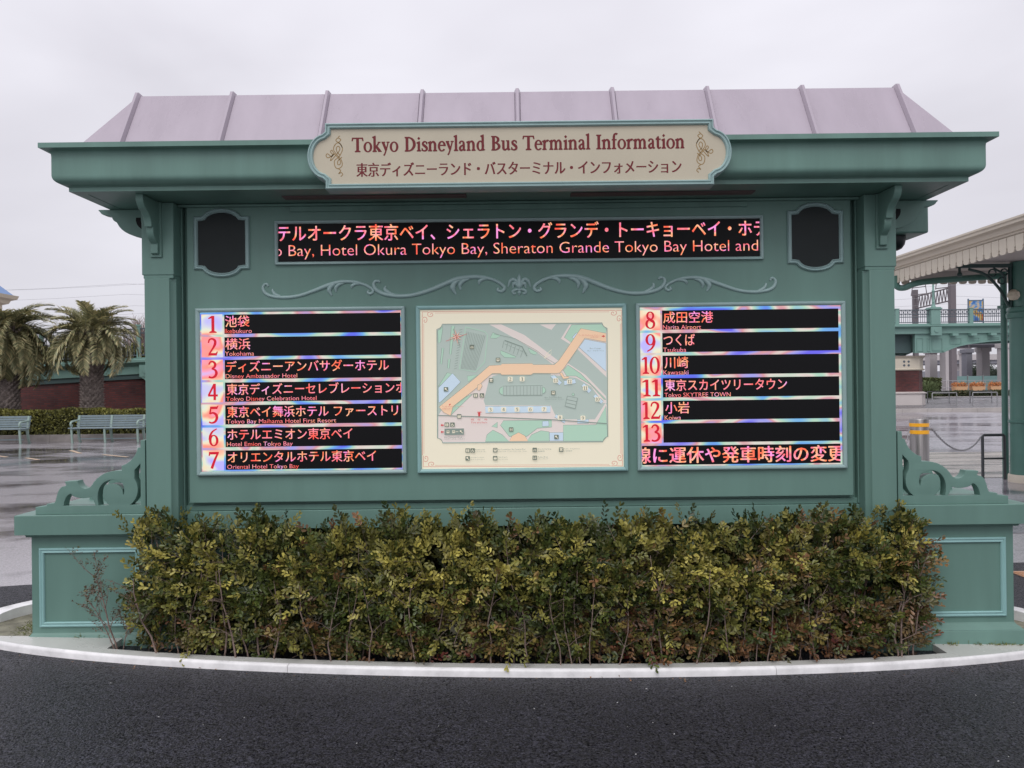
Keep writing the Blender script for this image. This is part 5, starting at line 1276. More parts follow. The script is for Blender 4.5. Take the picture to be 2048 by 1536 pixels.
def bare_tree(x, y, h, label, seed, group='bare trees beyond the ramp'):
    random.seed(seed); T = thing('bare_tree', label, 'tree', (x, y, 0), group); mb = MB(); tw = MB()
    def br(p, d, ln, r, lvl):
        pts = [p]; q = p; dd = d
        for k in range(4):
            dd = (dd+Vector((random.uniform(-.2, .2), random.uniform(-.2, .2), random.uniform(0, .15)))).normalized(); q = q+dd*ln/4; pts.append(q)
        (mb if lvl > 2 else tw).tube(pts, [r, r*.5], 5 if lvl > 2 else 3, caps=False)
        if lvl:
            for q2 in pts[1:]:
                for _ in range(2 if lvl < 4 else 1): br(q2, (dd+Vector((random.uniform(-.9, .9), random.uniform(-.9, .9), random.uniform(.0, .6)))).normalized(), ln*random.uniform(.45, .7), r*.5, lvl-1)
    br(Vector((x, y, 0)), Vector((0, 0, 1)), h*.5, h*.018, 4)
    mb.build('trunk', STEM, T); tw.build('twigs', STEM, T, kind='stuff')
# the matching hedge on the far side of the kiosk closes most of the gap below the boards
HB = thing('back_hedge', 'shaded hedge at the back of the kerbed island, glimpsed under the kiosk', 'hedge', (X0, 5.6, 0))
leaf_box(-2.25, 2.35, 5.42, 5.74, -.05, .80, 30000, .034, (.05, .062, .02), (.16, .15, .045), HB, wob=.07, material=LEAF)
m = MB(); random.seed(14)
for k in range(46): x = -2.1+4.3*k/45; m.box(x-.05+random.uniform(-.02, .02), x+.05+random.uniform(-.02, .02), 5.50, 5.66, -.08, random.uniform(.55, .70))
m.build('dark_core', DARKCORE, HB, kind='stuff')
p = P(262, 640, 40); bare_tree(p.x, 40, 6.2, 'bare twiggy tree against the sky, beside the left edge of the kiosk', 2, None)

# ---- palms
def frond_mesh(name, L_, droop, seed, spread=.42, nleaf=48):
    r_ = np.random.default_rng(seed); m = MB(); n = 14; pts = []
    # rachis leaves outward (+x) and arches over
    a = R(r_.uniform(38, 50)); x = z = 0.0; pts.append(Vector((0, 0, 0)))
    for k in range(n):
        a2 = a-droop*((k+1)/n)**1.3; x += math.cos(a2)*L_/n; z += math.sin(a2)*L_/n; pts.append(Vector((x, 0, z)))
    m.tube(pts, [.022, .018, .012, .005], 5); cols = [(.15, .15, .09)]*len(m.v)
    def at(t): k = min(int(t*n), n-1); return pts[k].lerp(pts[k+1], t*n-k), (pts[k+1]-pts[k]).normalized()
    for i in range(nleaf):
        t = .14+.86*i/nleaf; p0, tg = at(t); up = Vector((0, 1, 0)).cross(tg)*-1; ll = spread*math.sin(math.pi*(.16+.80*t))**.7*r_.uniform(.85, 1.12)
        for s in (-1, 1):
            d0 = (tg*.75+Vector((0, s, 0))*.75+up*r_.uniform(.15, .55)).normalized(); d1 = (d0+Vector((0, 0, -1))*r_.uniform(.25, .75)).normalized()
            w = .017; sd = d0.cross(Vector((0, 0, 1))).normalized()*w; p1 = p0+d0*ll*.5; p2 = p1+d1*ll*.5
            b = len(m.v); m.add([p0-sd*.7, p0+sd*.7, p1+sd, p1-sd, p2], [(0, 1, 2, 3), (3, 2, 4)])
            g = r_.uniform(.75, 1.3); base = np.array([.23, .235, .125]) if r_.random() < .68 else np.array([.46, .40, .22])
            cols += [tuple(base*g)]*4+[tuple(base*g*1.4)]
    me = m.mesh(name, PALMLEAF, smooth=False)
    at_ = me.color_attributes.new('leafcol', 'FLOAT_COLOR', 'POINT'); at_.data.foreach_set('color', np.array([(*c, 1) for c in cols], dtype=np.float32).ravel())
    return me
FR = [frond_mesh('frond', L_, d_, i, sp) for i, (L_, d_, sp) in enumerate([(1.75, 2.0, .42), (1.6, 2.5, .40), (1.85, 2.9, .44), (1.5, 1.4, .40)])]
def palm(x, y, h, r, label, seed, lean=0.0, scale=1.0, hang=.0, nf=58):
    random.seed(seed); T = thing('palm_tree', label, 'palm tree', (x, y, 0), 'squat palms in front of the ramp wall')
    m = MB(); prof = [(r*1.1, -.05), (r*1.0, .4), (r*.92, 1.2), (r*.9, h*.62), (r*1.15, h*.78), (r*1.3, h*.9), (r*.8, h)]; m.lathe([(a, z) for a, z in prof], x, y, 22)
    m.build('trunk', TRUNK, T)
    bo = MB(); cnt = 0
    z = .1
    while z < h:
        t = z/h; rr = np.interp(z, [p[1] for p in prof], [p[0] for p in prof]); big = max(0, (t-.62)/.38); step = .085+.03*big
        nb = 13
        for k in range(nb):
            a = 2*math.pi*(k+.5*(cnt % 2))/nb+random.uniform(-.06, .06); ca, sa = math.cos(a), math.sin(a); hw_ = rr*math.pi/nb*.95*(1-.35*big); hgt = .10+.34*big; pr = .05+.10*big
            o = Vector((x+ca*rr*.93, y+sa*rr*.93, z)); t_ = Vector((-sa, ca, 0)); ou = Vector((ca, sa, 0)); up = Vector((0, 0, 1))
            bo.add([o-t_*hw_, o+t_*hw_, o+t_*hw_*.55+up*hgt+ou*pr, o-t_*hw_*.55+up*hgt+ou*pr, o+ou*.035-up*.01, o+ou*(pr+.05)+up*hgt*.96], [(0, 1, 4), (0, 4, 5, 3), (1, 2, 5, 4), (3, 5, 2), (0, 3, 2, 1)])
        z += step; cnt += 1
    bo.build('old_leaf_base', BOOT, T, kind='stuff', smooth=False)
    for i in range(nf):
        t = i/nf; a = i*2.39996+random.uniform(-.2, .2); el = (1.15-1.75*t**.85)+random.uniform(-.15, .15)-hang
        me = FR[3] if t < .25 else FR[random.choice([0, 1, 0, 2] if t > .6 else [0, 1, 3])]
        link('frond', me, T, loc=(.12*math.cos(a), .12*math.sin(a), h*.93+.1*(1-t)), rot=(random.uniform(-.25, .25), -el+R(20), a), scale=(scale*random.uniform(.85, 1.1),)*3)
pr = P(184, 800, 25.2); palm(pr.x, 25.2, 3.35, .33, 'squat palm with a rounded olive crown beside the kiosk column', 6, scale=.98, hang=-.12, nf=84)
pl = P(14, 800, 24.9); palm(pl.x, 24.9, 3.45, .36, 'palm with drooping grey-green fronds at the left edge', 9, scale=1.12, hang=.18, nf=92)
# ============================================================ RIGHT BACKGROUND
# ---- canopy shelter
CX0, CX1, CY0, CY1 = 6.27, 9.6, 1.0, 12.7; ZV = 3.08
CS = thing('canopy_shelter', 'ivory canopy with scalloped valance and dark green column to the right of the kiosk', 'canopy', (8, 9, 0))
vb = [(-.074, .205), (-.074, .075), (-.060, .055), (-.066, .035), (-.050, .006), (-.020, 0.0), (.020, 0.0), (.050, .006), (.066, .035), (.060, .055), (.074, .075), (.074, .205)]
m = MB(); m.prism(vb, 'y', -.010, .010); vbm = m.mesh('valance_board', IVORY, smooth=False)
y = CY1-.08; k = 0
while y > 5.0: link('valance_board', vbm, CS, loc=(CX0-8, y-9, ZV), rot=(0, 0, R(90))); y -= .158
x = CX0+.09
while x < CX1: link('valance_board', vbm, CS, loc=(x-8, CY1-9, ZV)); x += .158
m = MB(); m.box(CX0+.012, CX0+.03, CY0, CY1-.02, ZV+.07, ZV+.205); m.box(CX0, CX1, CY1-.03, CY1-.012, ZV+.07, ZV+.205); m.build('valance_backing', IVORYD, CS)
gut = [(-.01, ZV+.206), (.012, ZV+.215), (.02, ZV+.225), (.02, ZV+.24), (.05, ZV+.25), (.06, ZV+.285), (.085, ZV+.31), (.125, ZV+.325), (.125, ZV+.355), (.145, ZV+.37), (.145, ZV+.395), (-.02, ZV+.40)]
m = MB(); m.sweep(gut, lambda o: [(CX0-o, CY0-o), (CX1+o, CY0-o), (CX1+o, CY1+o), (CX0-o, CY1+o)], closed=True); m.build('gutter', IVORY, CS)
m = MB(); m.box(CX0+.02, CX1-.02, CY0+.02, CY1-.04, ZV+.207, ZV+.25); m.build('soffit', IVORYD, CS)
zr = ZV+.38; xm = (CX0+CX1)/2
m = MB(); m.add([(CX0, CY0, zr), (CX1, CY0, zr), (CX1, CY1, zr), (CX0, CY1, zr), (xm, CY0+.7, zr+.42), (xm, CY1-.7, zr+.42)], [(0, 1, 4), (1, 2, 5, 4), (2, 3, 5), (3, 0, 4, 5)]); m.build('roof', IVORY, CS, smooth=False)
m = MB(); m.lathe([(.09, -.06), (.09, .02), (.06, .035), (.10, .055), (.105, .075), (.06, .095), (.03, .10), (.025, .12), (.035, .135), (.0, .15)], 0, 0, 16); fm = m.mesh('finial', IVORY)
link('finial', fm, CS, loc=(xm-8, CY1-.7-9, zr+.42))
cp = G(2051, 968, -.15); cxx, cyy = 7.80, 11.7
base_z = -.05-.06*(1-sm((cyy-6)/9))
def column(x, y, parent):
    m = MB(); m.lathe([(.235, base_z-.05), (.235, base_z+.10), (.225, base_z+.12)], x, y, 28); m.build('base_ring', IVORY, parent)
    m = MB(); m.lathe([(.205, base_z+.1205), (.205, base_z+.90), (.225, base_z+.91), (.225, base_z+.94), (.200, base_z+.95), (.190, 2.42), (.225, 2.43), (.235, 2.46), (.235, 2.50), (.21, 2.52), (.23, 2.55), (.22, 2.585), (.175, 2.60), (.175, 3.28)], x, y, 28); m.build('column', POLEGREEN, parent)
column(cxx, cyy, CS); column(cxx, 6.2, CS)
# scrolled iron bracket from column towards the kiosk side
m = MB(); bx = cxx-.17
m.box(bx-.84, bx, cyy-.03, cyy+.03, 3.20, 3.255); m.tube(catmull([(bx-.66, cyy, 3.18), (bx-.42, cyy, 3.10), (bx-.20, cyy, 2.88), (bx-.06, cyy, 2.62)], 6), .022, 8)
m.tube([(bx-.03, cyy, 3.2), (bx-.03, cyy, 2.6)], .03, 8); m.tube(catmull([(bx-.28, cyy, 3.19), (bx-.14, cyy, 3.10), (bx-.10, cyy, 2.96)], 4), .016, 6)
for q in ((bx-.30, 3.12, .055), (bx-.16, 3.0, .05), (bx-.12, 3.13, .05)): m.tube([(q[0]+q[2]*math.cos(a*.5), cyy, q[1]+q[2]*math.sin(a*.5)) for a in range(13)], .012, 6)
m.tube([(bx-.80, cyy, 3.2), (bx-.80, cyy, 3.13)], .018, 6); m.lathe([(.0, 3.06), (.028, 3.07), (.038, 3.10), (.028, 3.13), (.0, 3.135)], bx-.80, cyy, 10); m.build('iron_bracket', IRONGREEN, CS)
m = MB(); m.tube([(bx+.0, cyy-.05, 2.83), (bx-.10, cyy-.16, 2.80)], .03, 8); m.lathe([(.0, 2.68), (.05, 2.69), (.085, 2.74), (.075, 2.80), (.03, 2.84), (0, 2.845)], bx-.10, cyy-.18, 14); m.build('lamp', CREAM, CS)
# downpipe and the drain pipe under the end valance
dp = G(2003.5, 964, -.13); m = MB()
m.tube([(dp.x, 12.1, base_z-.02), (dp.x, 12.1, 3.19)], .047, 14); m.tube(catmull([(dp.x, 12.1, 3.13), (dp.x-.2, 12.12, 3.12), (dp.x-1.2, 12.2, 3.06), (CX0+.10, 12.45, 3.0), (CX0+.0, 12.5, 3.04), (CX0-.03, 12.5, 3.2)], 6), .05, 10); m.build('downpipe', POLEGREEN, CS)
m = MB(); m.box(dp.x-.06, dp.x+.06, 12.03, 12.17, 2.62, 2.66); m.build('pipe_clip', POLEGREEN, CS)

# ---- bollards, chain, hoop
bl_ = P(1838, 838, 8.1)
BO = thing('bollard', 'brushed steel bollard with two amber bands behind the right wing scroll', 'bollard', (bl_.x, 8.1, 0))
zt = P(1838, 838, 8.1).z
m = MB(); m.lathe([(.090, -.2), (.092, -.15), (.092, zt-.008), (.087, zt), (.0, zt+.002)], bl_.x, 8.1, 28); m.build('post', STEEL, BO)
for a, b_ in ((846, 853), (860, 867.5)):
    z1, z0 = P(1838, a, 8.1).z, P(1838, b_, 8.1).z; m = MB(); m.lathe([(.0925, z0), (.0945, z0+.001), (.0945, z1-.001), (.0925, z1)], bl_.x, 8.1, 28); m.build('reflective_band', YELLOW, BO)
m = MB(); zc1 = P(1858, 858, 8.1).z; m.tube([(bl_.x+.09, 8.1, zc1), (bl_.x+.135, 8.1, zc1)], .01, 6); m.build('chain_eye', STEEL, BO)
hp = G(1986, 965, -.12)
HP = thing('hoop_barrier', 'dark steel hoop barrier with a middle rail beside the canopy downpipe', 'barrier', (hp.x, 12.0, 0))
hx0, hx1 = P(1965, 900, 12).x, P(2009, 900, 12).x; hz = P(1987, 870, 12).z; m = MB()
m.tube([(hx0, 12, -.16), (hx0, 12, hz-.02), (hx0+.02, 12, hz), (hx1-.02, 12, hz), (hx1, 12, hz-.02), (hx1, 12, -.16)], .022, 8); m.build('hoop', DKIRON, HP)
m = MB(); zm = P(1987, 917, 12).z; m.tube([(hx0, 12, zm), (hx1, 12, zm)], .016, 8); m.build('middle_rail', DKIRON, HP)
def chain(a, b, sag, label, nl=60, lr=.011, name='chain'):
    m = MB(); a, b = Vector(a), Vector(b); n = nl
    for i in range(n):
        t0, t1 = i/n-.002, (i+1)/n+.002; f_ = lambda t: a.lerp(b, t)-Vector((0, 0, 1))*sag*4*t*(1-t); p, q = f_(t0), f_(t1); d = (q-p).normalized(); w = (d.cross(Vector((0, 0, 1))) if i % 2 else Vector((0, 0, 1))-d*d.z).normalized()*lr
        m.tube([p, p+w+d*(q-p).length*.2, q+w-d*(q-p).length*.2, q, q-w-d*(q-p).length*.2, p-w+d*(q-p).length*.2, p], .0035 if lr < .02 else .008, 4, caps=False)
    return tag(m.build(name, GALV), label, 'chain')
chain((bl_.x+.135, 8.1, zc1), (hx0-.02, 12.0, P(1962, 873, 12).z), .22, 'steel chain slung from the amber-banded bollard to the hoop barrier', 70)
chain((bl_.x-.10, 8.1, zc1), (bl_.x-.9, 6.9, .80), .14, 'short steel chain running left from the bollard behind the kiosk column', 22)

# ---- footbridge
D = 43.0
def bx_(px, py=640, d=D): return P(px, py, d).x
def bz_(py, px=1900, d=D): return P(px, py, d).z
zrt, zrb, zbt, zcb, zgb = bz_(619.5), bz_(646), bz_(650), bz_(667.5), bz_(705)
FB = thing('footbridge', 'green steel footbridge on arched girders and a brick pier', 'bridge', (22, D, 0))
BX0, BX1 = 2.0, 58.0
def bar(name, prof, mt, x0=BX0, x1=BX1, parent=FB):
    m = MB(); m.prism(prof, 'x', x0, x1); return m.build(name, mt, parent)
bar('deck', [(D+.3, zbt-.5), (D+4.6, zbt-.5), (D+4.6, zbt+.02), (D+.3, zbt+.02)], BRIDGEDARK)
bar('edge_beam', [(D, zcb), (D-.06, zcb+.02), (D-.06, zcb+.30), (D-.14, zcb+.34), (D-.22, zcb+.40), (D-.24, zbt-.10), (D-.30, zbt-.08), (D-.30, zbt-.02), (D-.18, zbt), (D-.18, zrb-.03), (D+.299, zrb-.03), (D+.299, zcb)], BRIDGEGREEN)
bar('edge_beam', [(D+4.601, zcb), (D+4.9, zcb), (D+4.9, zrb), (D+4.601, zrb)], BRIDGEGREEN)
# arched girder: spans between piers
xa = bx_(1831, 700); xb = bx_(1886, 700); xcrown = bx_(2030, 700)
def girder(x0, xs, x2, y0):
    """solid block from x0 to xs, then an arch up to x2 and down again"""
    pts = [(x0, zcb), (x0, zgb), (xs, zgb)]
    zc_ = bz_(681)
    ar = [(xs, zgb), (xs+.7, zgb+.28)] + bezier((xs+.9, zgb+.34), (xs+2.0, zgb+.60), (xs+3.6, zc_), (xs+7.5, zc_+.02), 10)
    mir = [(2*(xs+7.5)-a, b_) for a, b_ in ar[::-1]][1:]
    pts += ar[1:]+mir+[(2*(xs+7.5)-x0, zgb), (2*(xs+7.5)-x0, zcb)]
    m = MB(); m.prism(pts, 'y', y0, y0+.25); m.build('arched_girder', BRIDGEGREEN, FB, smooth=False)
    rib_ = ar+mir; v = []
    for a, b_ in rib_: v += [(a, y0-.10, b_-.0), (a, y0-.10, b_+.07), (a, y0-.0005, b_+.07), (a, y0-.0005, b_-.0)]
    m = MB(); m.add(v, [(i*4+j, (i+1)*4+j, (i+1)*4+(j+1) % 4, i*4+(j+1) % 4) for i in range(len(rib_)-1) for j in range(4)]); m.build('arch_flange', BRIDGEGREEN, FB)
girder(xa, xb, None, D+.05); girder(xa, xb, None, D+4.2)
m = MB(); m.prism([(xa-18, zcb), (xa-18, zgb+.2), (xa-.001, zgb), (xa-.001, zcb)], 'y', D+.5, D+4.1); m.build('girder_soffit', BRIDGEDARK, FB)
# recessed panels on the girder face and small lugs under the cornice
for a, b_, z0_, z1_ in ((1834, 1847, 702, 675), (1855, 1861, 702, 676), (1865, 1886, 701, 676), (1901, 1924, 688, 676), (1937, 1960, 682, 675), (1977, 2000, 679, 675)):
    m = MB(); X1, X2, Z1, Z2 = bx_(a, 690), bx_(b_, 690), bz_(z0_), bz_(z1_); w = .035
    m.box(X1, X2, D+.02, D+.049, Z1, Z1+w); m.box(X1, X2, D+.02, D+.049, Z2-w, Z2); m.box(X1, X1+w, D+.021, D+.0495, Z1+w, Z2-w); m.box(X2-w, X2, D+.021, D+.0495, Z1+w, Z2-w); m.build('panel_frame', BRIDGEGREEN, FB)
m = MB(); m.box(-.16, .16, -.30, .04, -.13, 0); lug = m.mesh('cornice_lug', BRIDGEGREEN)
for px in (1905, 1942, 1981, 2017, 2054): link('cornice_lug', lug, FB, loc=(bx_(px)-22, .0, zcb))
# railing
m = MB(); m.box(-.010, .010, -.010, .010, 0, zrt-zrb-.02); pk2 = m.mesh('picket', RAILDARK, smooth=False)
m = MB(); rr = .095; m.tube([(rr*math.cos(2*math.pi*k/14), 0, rr*math.sin(2*math.pi*k/14)) for k in range(15)], .012, 4, caps=False); rg = m.mesh('ring', RAILDARK)
rail_h = zrt-zrb
x = bx_(1790); i = 0
while x < bx_(2062):
    link('picket', pk2, FB, loc=(x-22, -.02, zrb+.02)); 
    if i % 2 == 0: link('ring', rg, FB, loc=(x+.115-22, -.02, zrt-.13))
    x += .118; i += 1
for z_, h in ((zrt-.02, .05), (zrt-.27, .035), (zrb+.03, .04)): bar('rail', [(D-.05, z_), (D+.01, z_), (D+.01, z_+h), (D-.05, z_+h)], RAILDARK)
bar('rail', [(D+4.7, zrt-.02), (D+4.74, zrt-.02), (D+4.74, zrt+.03), (D+4.7, zrt+.03)], RAILDARK)
xp = bx_(1867)
m = MB(); m.box(xp-.26, xp+.26, D-.27, D+.25, zbt, zrt+.02); m.box(xp-.33, xp+.33, D-.33, D+.31, zrt+.02, zrt+.09); m.box(xp-.28, xp+.28, D-.29, D+.27, zrt+.09, zrt+.14); m.box(xp-.30, xp+.30, D-.305, D-.2, zcb-.10, zbt-.11); m.build('pedestal', BRIDGEGREEN, FB, bevel=.01)
m = MB(); m.prism([(.11*math.cos(2*math.pi*k/16)+xp, zcb+.17+.11*math.sin(2*math.pi*k/16)) for k in range(16)], 'y', D-.34, D-.3055); m.build('roundel', BRIDGEGREEN, FB)
m = MB(); m.lathe([(.14, zrt+.14), (.10, zrt+.24), (.07, zrt+.40), (.09, zrt+.45), (.065, zrt+.50), (.06, zrt+1.0), (.09, zrt+1.05), (.05, zrt+1.12), (.045, zrt+1.8), (.08, zrt+1.85), (.16, zrt+2.0), (.19, zrt+2.3), (.10, zrt+2.55), (0, zrt+2.6)], xp, D-.01, 14); m.build('lamp_standard', BRIDGEGREEN, FB)
m = MB(); m.box(-.10, .10, -.11, .09, -.06, rail_h+.05); m.box(-.12, .12, -.13, .11, rail_h+.05, rail_h+.09); pst = m.mesh('railing_post', BRIDGEGREEN)
for px in (1941, 2019, 1793): link('railing_post', pst, FB, loc=(bx_(px)-22, 0, zrb))
# brick pier
px0, px1 = bx_(1793, 760), bx_(1850, 760); pc = (px0+px1)/2-.35
def pier(cx_):
    P0 = bpy.data.objects.new('pier', None); COL.objects.link(P0); P0.parent = FB
    def cross(o):
        a, b_ = 1.13+o, .72+o; c_ = D+2.4; return [(cx_-a, c_-b_-.7), (cx_-b_, c_-b_-1.1), (cx_+b_, c_-b_-1.1), (cx_+a, c_-b_-.7), (cx_+a, c_+b_+.7), (cx_+b_, c_+b_+1.1), (cx_-b_, c_+b_+1.1), (cx_-a, c_+b_+.7)]
    dd = D+.58
    Z = lambda py: EYE+(770-(py+9.3))*dd/F
    m = MB(); m.sweep([(.10, -.1), (.10, Z(789)), (.16, Z(787)), (.16, Z(785.5)), (.03, Z(783.5)), (-.2, Z(783.5))], cross, closed=False); m.build('stone_base', PINKWHITE, P0)
    m = MB(); m.sweep([(0, Z(783.6)), (0, Z(741))], cross, closed=False); m.build('brick_shaft', BRICK, P0, smooth=False)
    m = MB(); m.sweep([(-.1, Z(741)), (.06, Z(741)), (.10, Z(739)), (.03, Z(737)), (.03, Z(717)), (.08, Z(715)), (.14, Z(712)), (-.3, Z(711.5))], cross, closed=False); m.build('capital', IVORY, P0)
    for dx in (-.9, 0.0, .9):
        m = MB(); cz_ = Z(727); 
        for a in range(4):
            t = R(45+90*a); m.prism([(cx_+dx*.9+.05*math.cos(t)+.13*math.cos(t)+.07*math.cos(2*math.pi*k/8), cz_+.15*math.sin(t)+.07*math.sin(2*math.pi*k/8)) for k in range(8)], 'y', D+.55-(.02*(a+1)*.1)+(0 if dx == 0 else .28), D+.60+(0 if dx == 0 else .3))
        m.build('leaf_ornament', RAILDARK, P0)
pier((px0+px1)/2+.05)
# poster stand on the bridge
PS = thing('poster_stand', 'framed multicoloured poster standing on the footbridge', 'poster', (bx_(1951), D+1.2, zrb))
pd = D+1.2; X1, X2 = P(1938, 620, pd).x, P(1966, 620, pd).x; Z1, Z2 = P(1951, 641, pd).z, P(1951, 601.5, pd).z
m = MB(); m.box(X1, X2, pd, pd+.05, Z1, Z2)
art = bpy.data.materials.new('poster_print'); art.use_nodes = True; n_ = art.node_tree; bb = n_.nodes['Principled BSDF']; t_ = n_.nodes.new('ShaderNodeTexCoord'); z_ = n_.nodes.new('ShaderNodeTexNoise'); z_.inputs['Scale'].default_value = 2.6; r_ = n_.nodes.new('ShaderNodeValToRGB')
n_.links.new(t_.outputs['Object'], z_.inputs[0]); n_.links.new(z_.outputs[0], r_.inputs[0]); n_.links.new(r_.outputs[0], bb.inputs['Base Color'])
while len(r_.color_ramp.elements) < 5: r_.color_ramp.elements.new(.5)
for e_, (p_, c_) in zip(r_.color_ramp.elements, ((.34, (.04, .12, .42)), (.46, (.10, .28, .55)), (.52, (.55, .45, .35)), (.58, (.65, .42, .06)), (.66, (.50, .08, .04)))): e_.position = p_; e_.color = (*c_, 1)
m.build('poster', art, PS)
m = MB(); w = .05
m.box(X1-w, X1, pd-.02, pd+.06, Z1-.3, Z2+.12); m.box(X2, X2+w, pd-.02, pd+.06, Z1-.3, Z2+.12); m.box(X1, X2, pd-.02, pd+.06, Z2, Z2+w); m.box(X1, X2, pd-.02, pd+.06, Z1-w, Z1)
m.build('frame', mat('poster_frame_blue', (.12, .17, .24), .5), PS)

# ---- pavement beyond the plaza, with guard rails
m = MB(); m.box(5, 60, 37.4, 64, -.2, .10); struct(m.build('pavement', mat('pavement_grey', (.13, .125, .135), .28, .5, var=.15, vscale=.6, rvar=.1)))
kr = struct(bpy.data.objects.new('pavement_kerb', None)); COL.objects.link(kr)
m = MB(); m.box(0, 1.19, 0, .35, 0, .21); ks2 = m.mesh('kerb_stone', mat('pink_grey_kerb', (.42, .39, .37), .4, .4, var=.1, vscale=2), smooth=False)
for i in range(34): link('kerb_stone', ks2, kr, loc=(8+i*1.2, 37.04, -.08))
m = MB(); W_ = 1.34; m.tube([(0, 0, 0), (0, 0, .66), (.02, 0, .69), (W_-.02, 0, .69), (W_, 0, .66), (W_, 0, 0)], .028, 6)
gr_ = m.mesh('hoop', GALV); m = MB(); m.tube([(0, 0, .28), (W_, 0, .28)], .02, 6); mr_ = m.mesh('middle_rail', GALV)
def guard(px, d, label):
    q = P(px, 800, d); T = thing('guard_rail', label, 'guard rail', (q.x, d, .10), 'hoop guard rails on the pavement beneath the footbridge'); link('hoop', gr_, T, loc=(0, 0, 0)); link('middle_rail', mr_, T, loc=(0, 0, 0)); return q.x
a = guard(1864.5, 42.2, 'left of the two front hoop guard rails beneath the footbridge'); b_ = guard(1945.5, 42.2, 'right of the two front hoop guard rails, beside the canopy downpipe')
guard(1855, 47.5, 'rear hoop guard rail nearest the brick pier'); guard(1940, 47.5, 'rear hoop guard rail behind the canopy downpipe')
chain((a+1.34, 42.2, .62), (b_, 42.2, .62), .22, 'thin chain sagging between the two front guard rails', 16, .03)

# ---- hedges, fence, planters
h1 = P(1848, 790, 64).x
LB = thing('long_box_hedge', 'long dark clipped hedge behind the guard rails', 'hedge', (h1+10, 65, 0)); z1 = P(1950, 783, 64).z
leaf_box(h1-2, h1+22, 64, 65.4, -.05, z1, 15000, .13, (.035, .045, .022), (.09, .10, .045), LB); m = MB(); m.box(h1-1.9, h1+21.9, 64.12, 65.3, -.1, z1-.1); m.build('dark_core', DARKCORE, LB)
TB = thing('tall_box_hedge', 'taller square clipped hedge just right of the brick pier', 'hedge', (P(1868, 770, 70).x, 70.5, 0)); xa_, xb_ = P(1857, 770, 70).x, P(1881, 770, 70).x; z2 = P(1870, 758, 70).z
leaf_box(xa_, xb_, 70, 72, 0, z2, 7000, .16, (.04, .055, .022), (.12, .14, .05), TB); m = MB(); m.box(xa_+.15, xb_-.15, 70.2, 71.8, 0, z2-.15); m.build('dark_core', DARKCORE, TB)
SB = thing('pampas_shrub', 'loose pale green shrub tucked against the brick pier', 'shrub', (P(1853, 770, 60).x, 60, 0)); q = P(1853, 772, 60); n = 1600
th = rng.uniform(0, 6.28, n); ax = np.stack([np.cos(th)*.6, np.sin(th)*.6, rng.uniform(.4, 1.2, n)], 1)
leaves_mesh('foliage', np.array([q.x, 60, 0])+ax*rng.uniform(0, 1.15, (n, 1))+rng.normal(0, .12, (n, 3)), ax+rng.normal(0, .3, (n, 3)), rng.normal(0, 1, (n, 3)), rng.uniform(.2, .4, n), rng.uniform(.03, .06, n), np.array([.14, .18, .08])*rng.uniform(.5, 1.5, (n, 1)), LEAFD, SB)
m = MB(); m.box(h1-3, h1+30, 63.2, 63.6, -.06, .12); struct(m.build('far_kerb', PINKWHITE)); m = MB(); m.box(h1, h1+40, 75, 75.3, .3, .75); 
FN = thing('wire_fence', 'grey wire fence in front of the viaduct columns', 'fence', (P(1950, 770, 78).x, 78, 0))
fx0, fx1 = P(1884, 770, 78).x, P(2090, 770, 78).x; fz0, fz1 = 0, P(1950, 761, 78).z
m = MB(); m.tube([(0, 0, 0), (0, 0, fz1)], .03, 5); fp = m.mesh('post', GALV)
x = fx0
while x < fx1: link('post', fp, FN, loc=(x-FN.location.x, 0, 0)); x += .55
for z_ in (fz1, fz1*.5, .12): m = MB(); m.tube([(fx0, 78, z_), (fx1, 78, z_)], .03, 5); m.build('rail', GALV, FN)
GF = thing('green_mesh_fence', 'pale green fence further back between the viaduct columns', 'fence', (P(1950, 760, 100).x, 100, 0)); gx0, gx1 = P(1905, 760, 100).x, P(2060, 760, 100).x; gz = P(1950, 752, 100).z
m = MB(); m.box(0, 1.9, 0, .04, 0, gz); gp_ = m.mesh('fence_panel', mat('teal_fence', (.20, .33, .32), .6)); m = MB(); m.box(-.04, .04, -.05, .09, 0, gz+.15); gq = m.mesh('post', GALV)
for i in range(7): link('fence_panel', gp_, GF, loc=(gx0-GF.location.x+i*2, 0, 0)); link('post', gq, GF, loc=(gx0-GF.location.x+i*2-.05, -.06, 0))
for px, lb in ((1919, 'leftmost of three orange flower boxes by the viaduct'), (1954, 'middle one of three orange flower boxes by the viaduct'), (1991, 'rightmost, palest of three orange flower boxes by the viaduct')):
    q = P(px, 772, 74); T = thing('flower_box', lb, 'planter', (q.x, 74, 0), 'orange flower boxes by the viaduct'); m = MB(); w_ = .52
    m.prism([(q.x-w_, .25), (q.x+w_, .25), (q.x+w_+.12, .85), (q.x-w_-.12, .85)], 'y', 73.7, 74.3); m.box(q.x-w_*.8, q.x+w_*.8, 73.8, 74.2, -.05, .2499); m.build('box', mat('orange_box', (.55, .33, .18), .6), T)
    n = 500; leaves_mesh('flowers', np.stack([rng.uniform(q.x-.65, q.x+.65, n), rng.uniform(73.7, 74.3, n), rng.uniform(.82, 1.22, n)], 1), rng.normal(0, 1, (n, 3)), rng.normal(0, 1, (n, 3)), rng.uniform(.08, .16, n), rng.uniform(.05, .1, n), np.array([.60, .26, .10])*rng.uniform(.5, 1.4, (n, 1)), LEAFD, T)

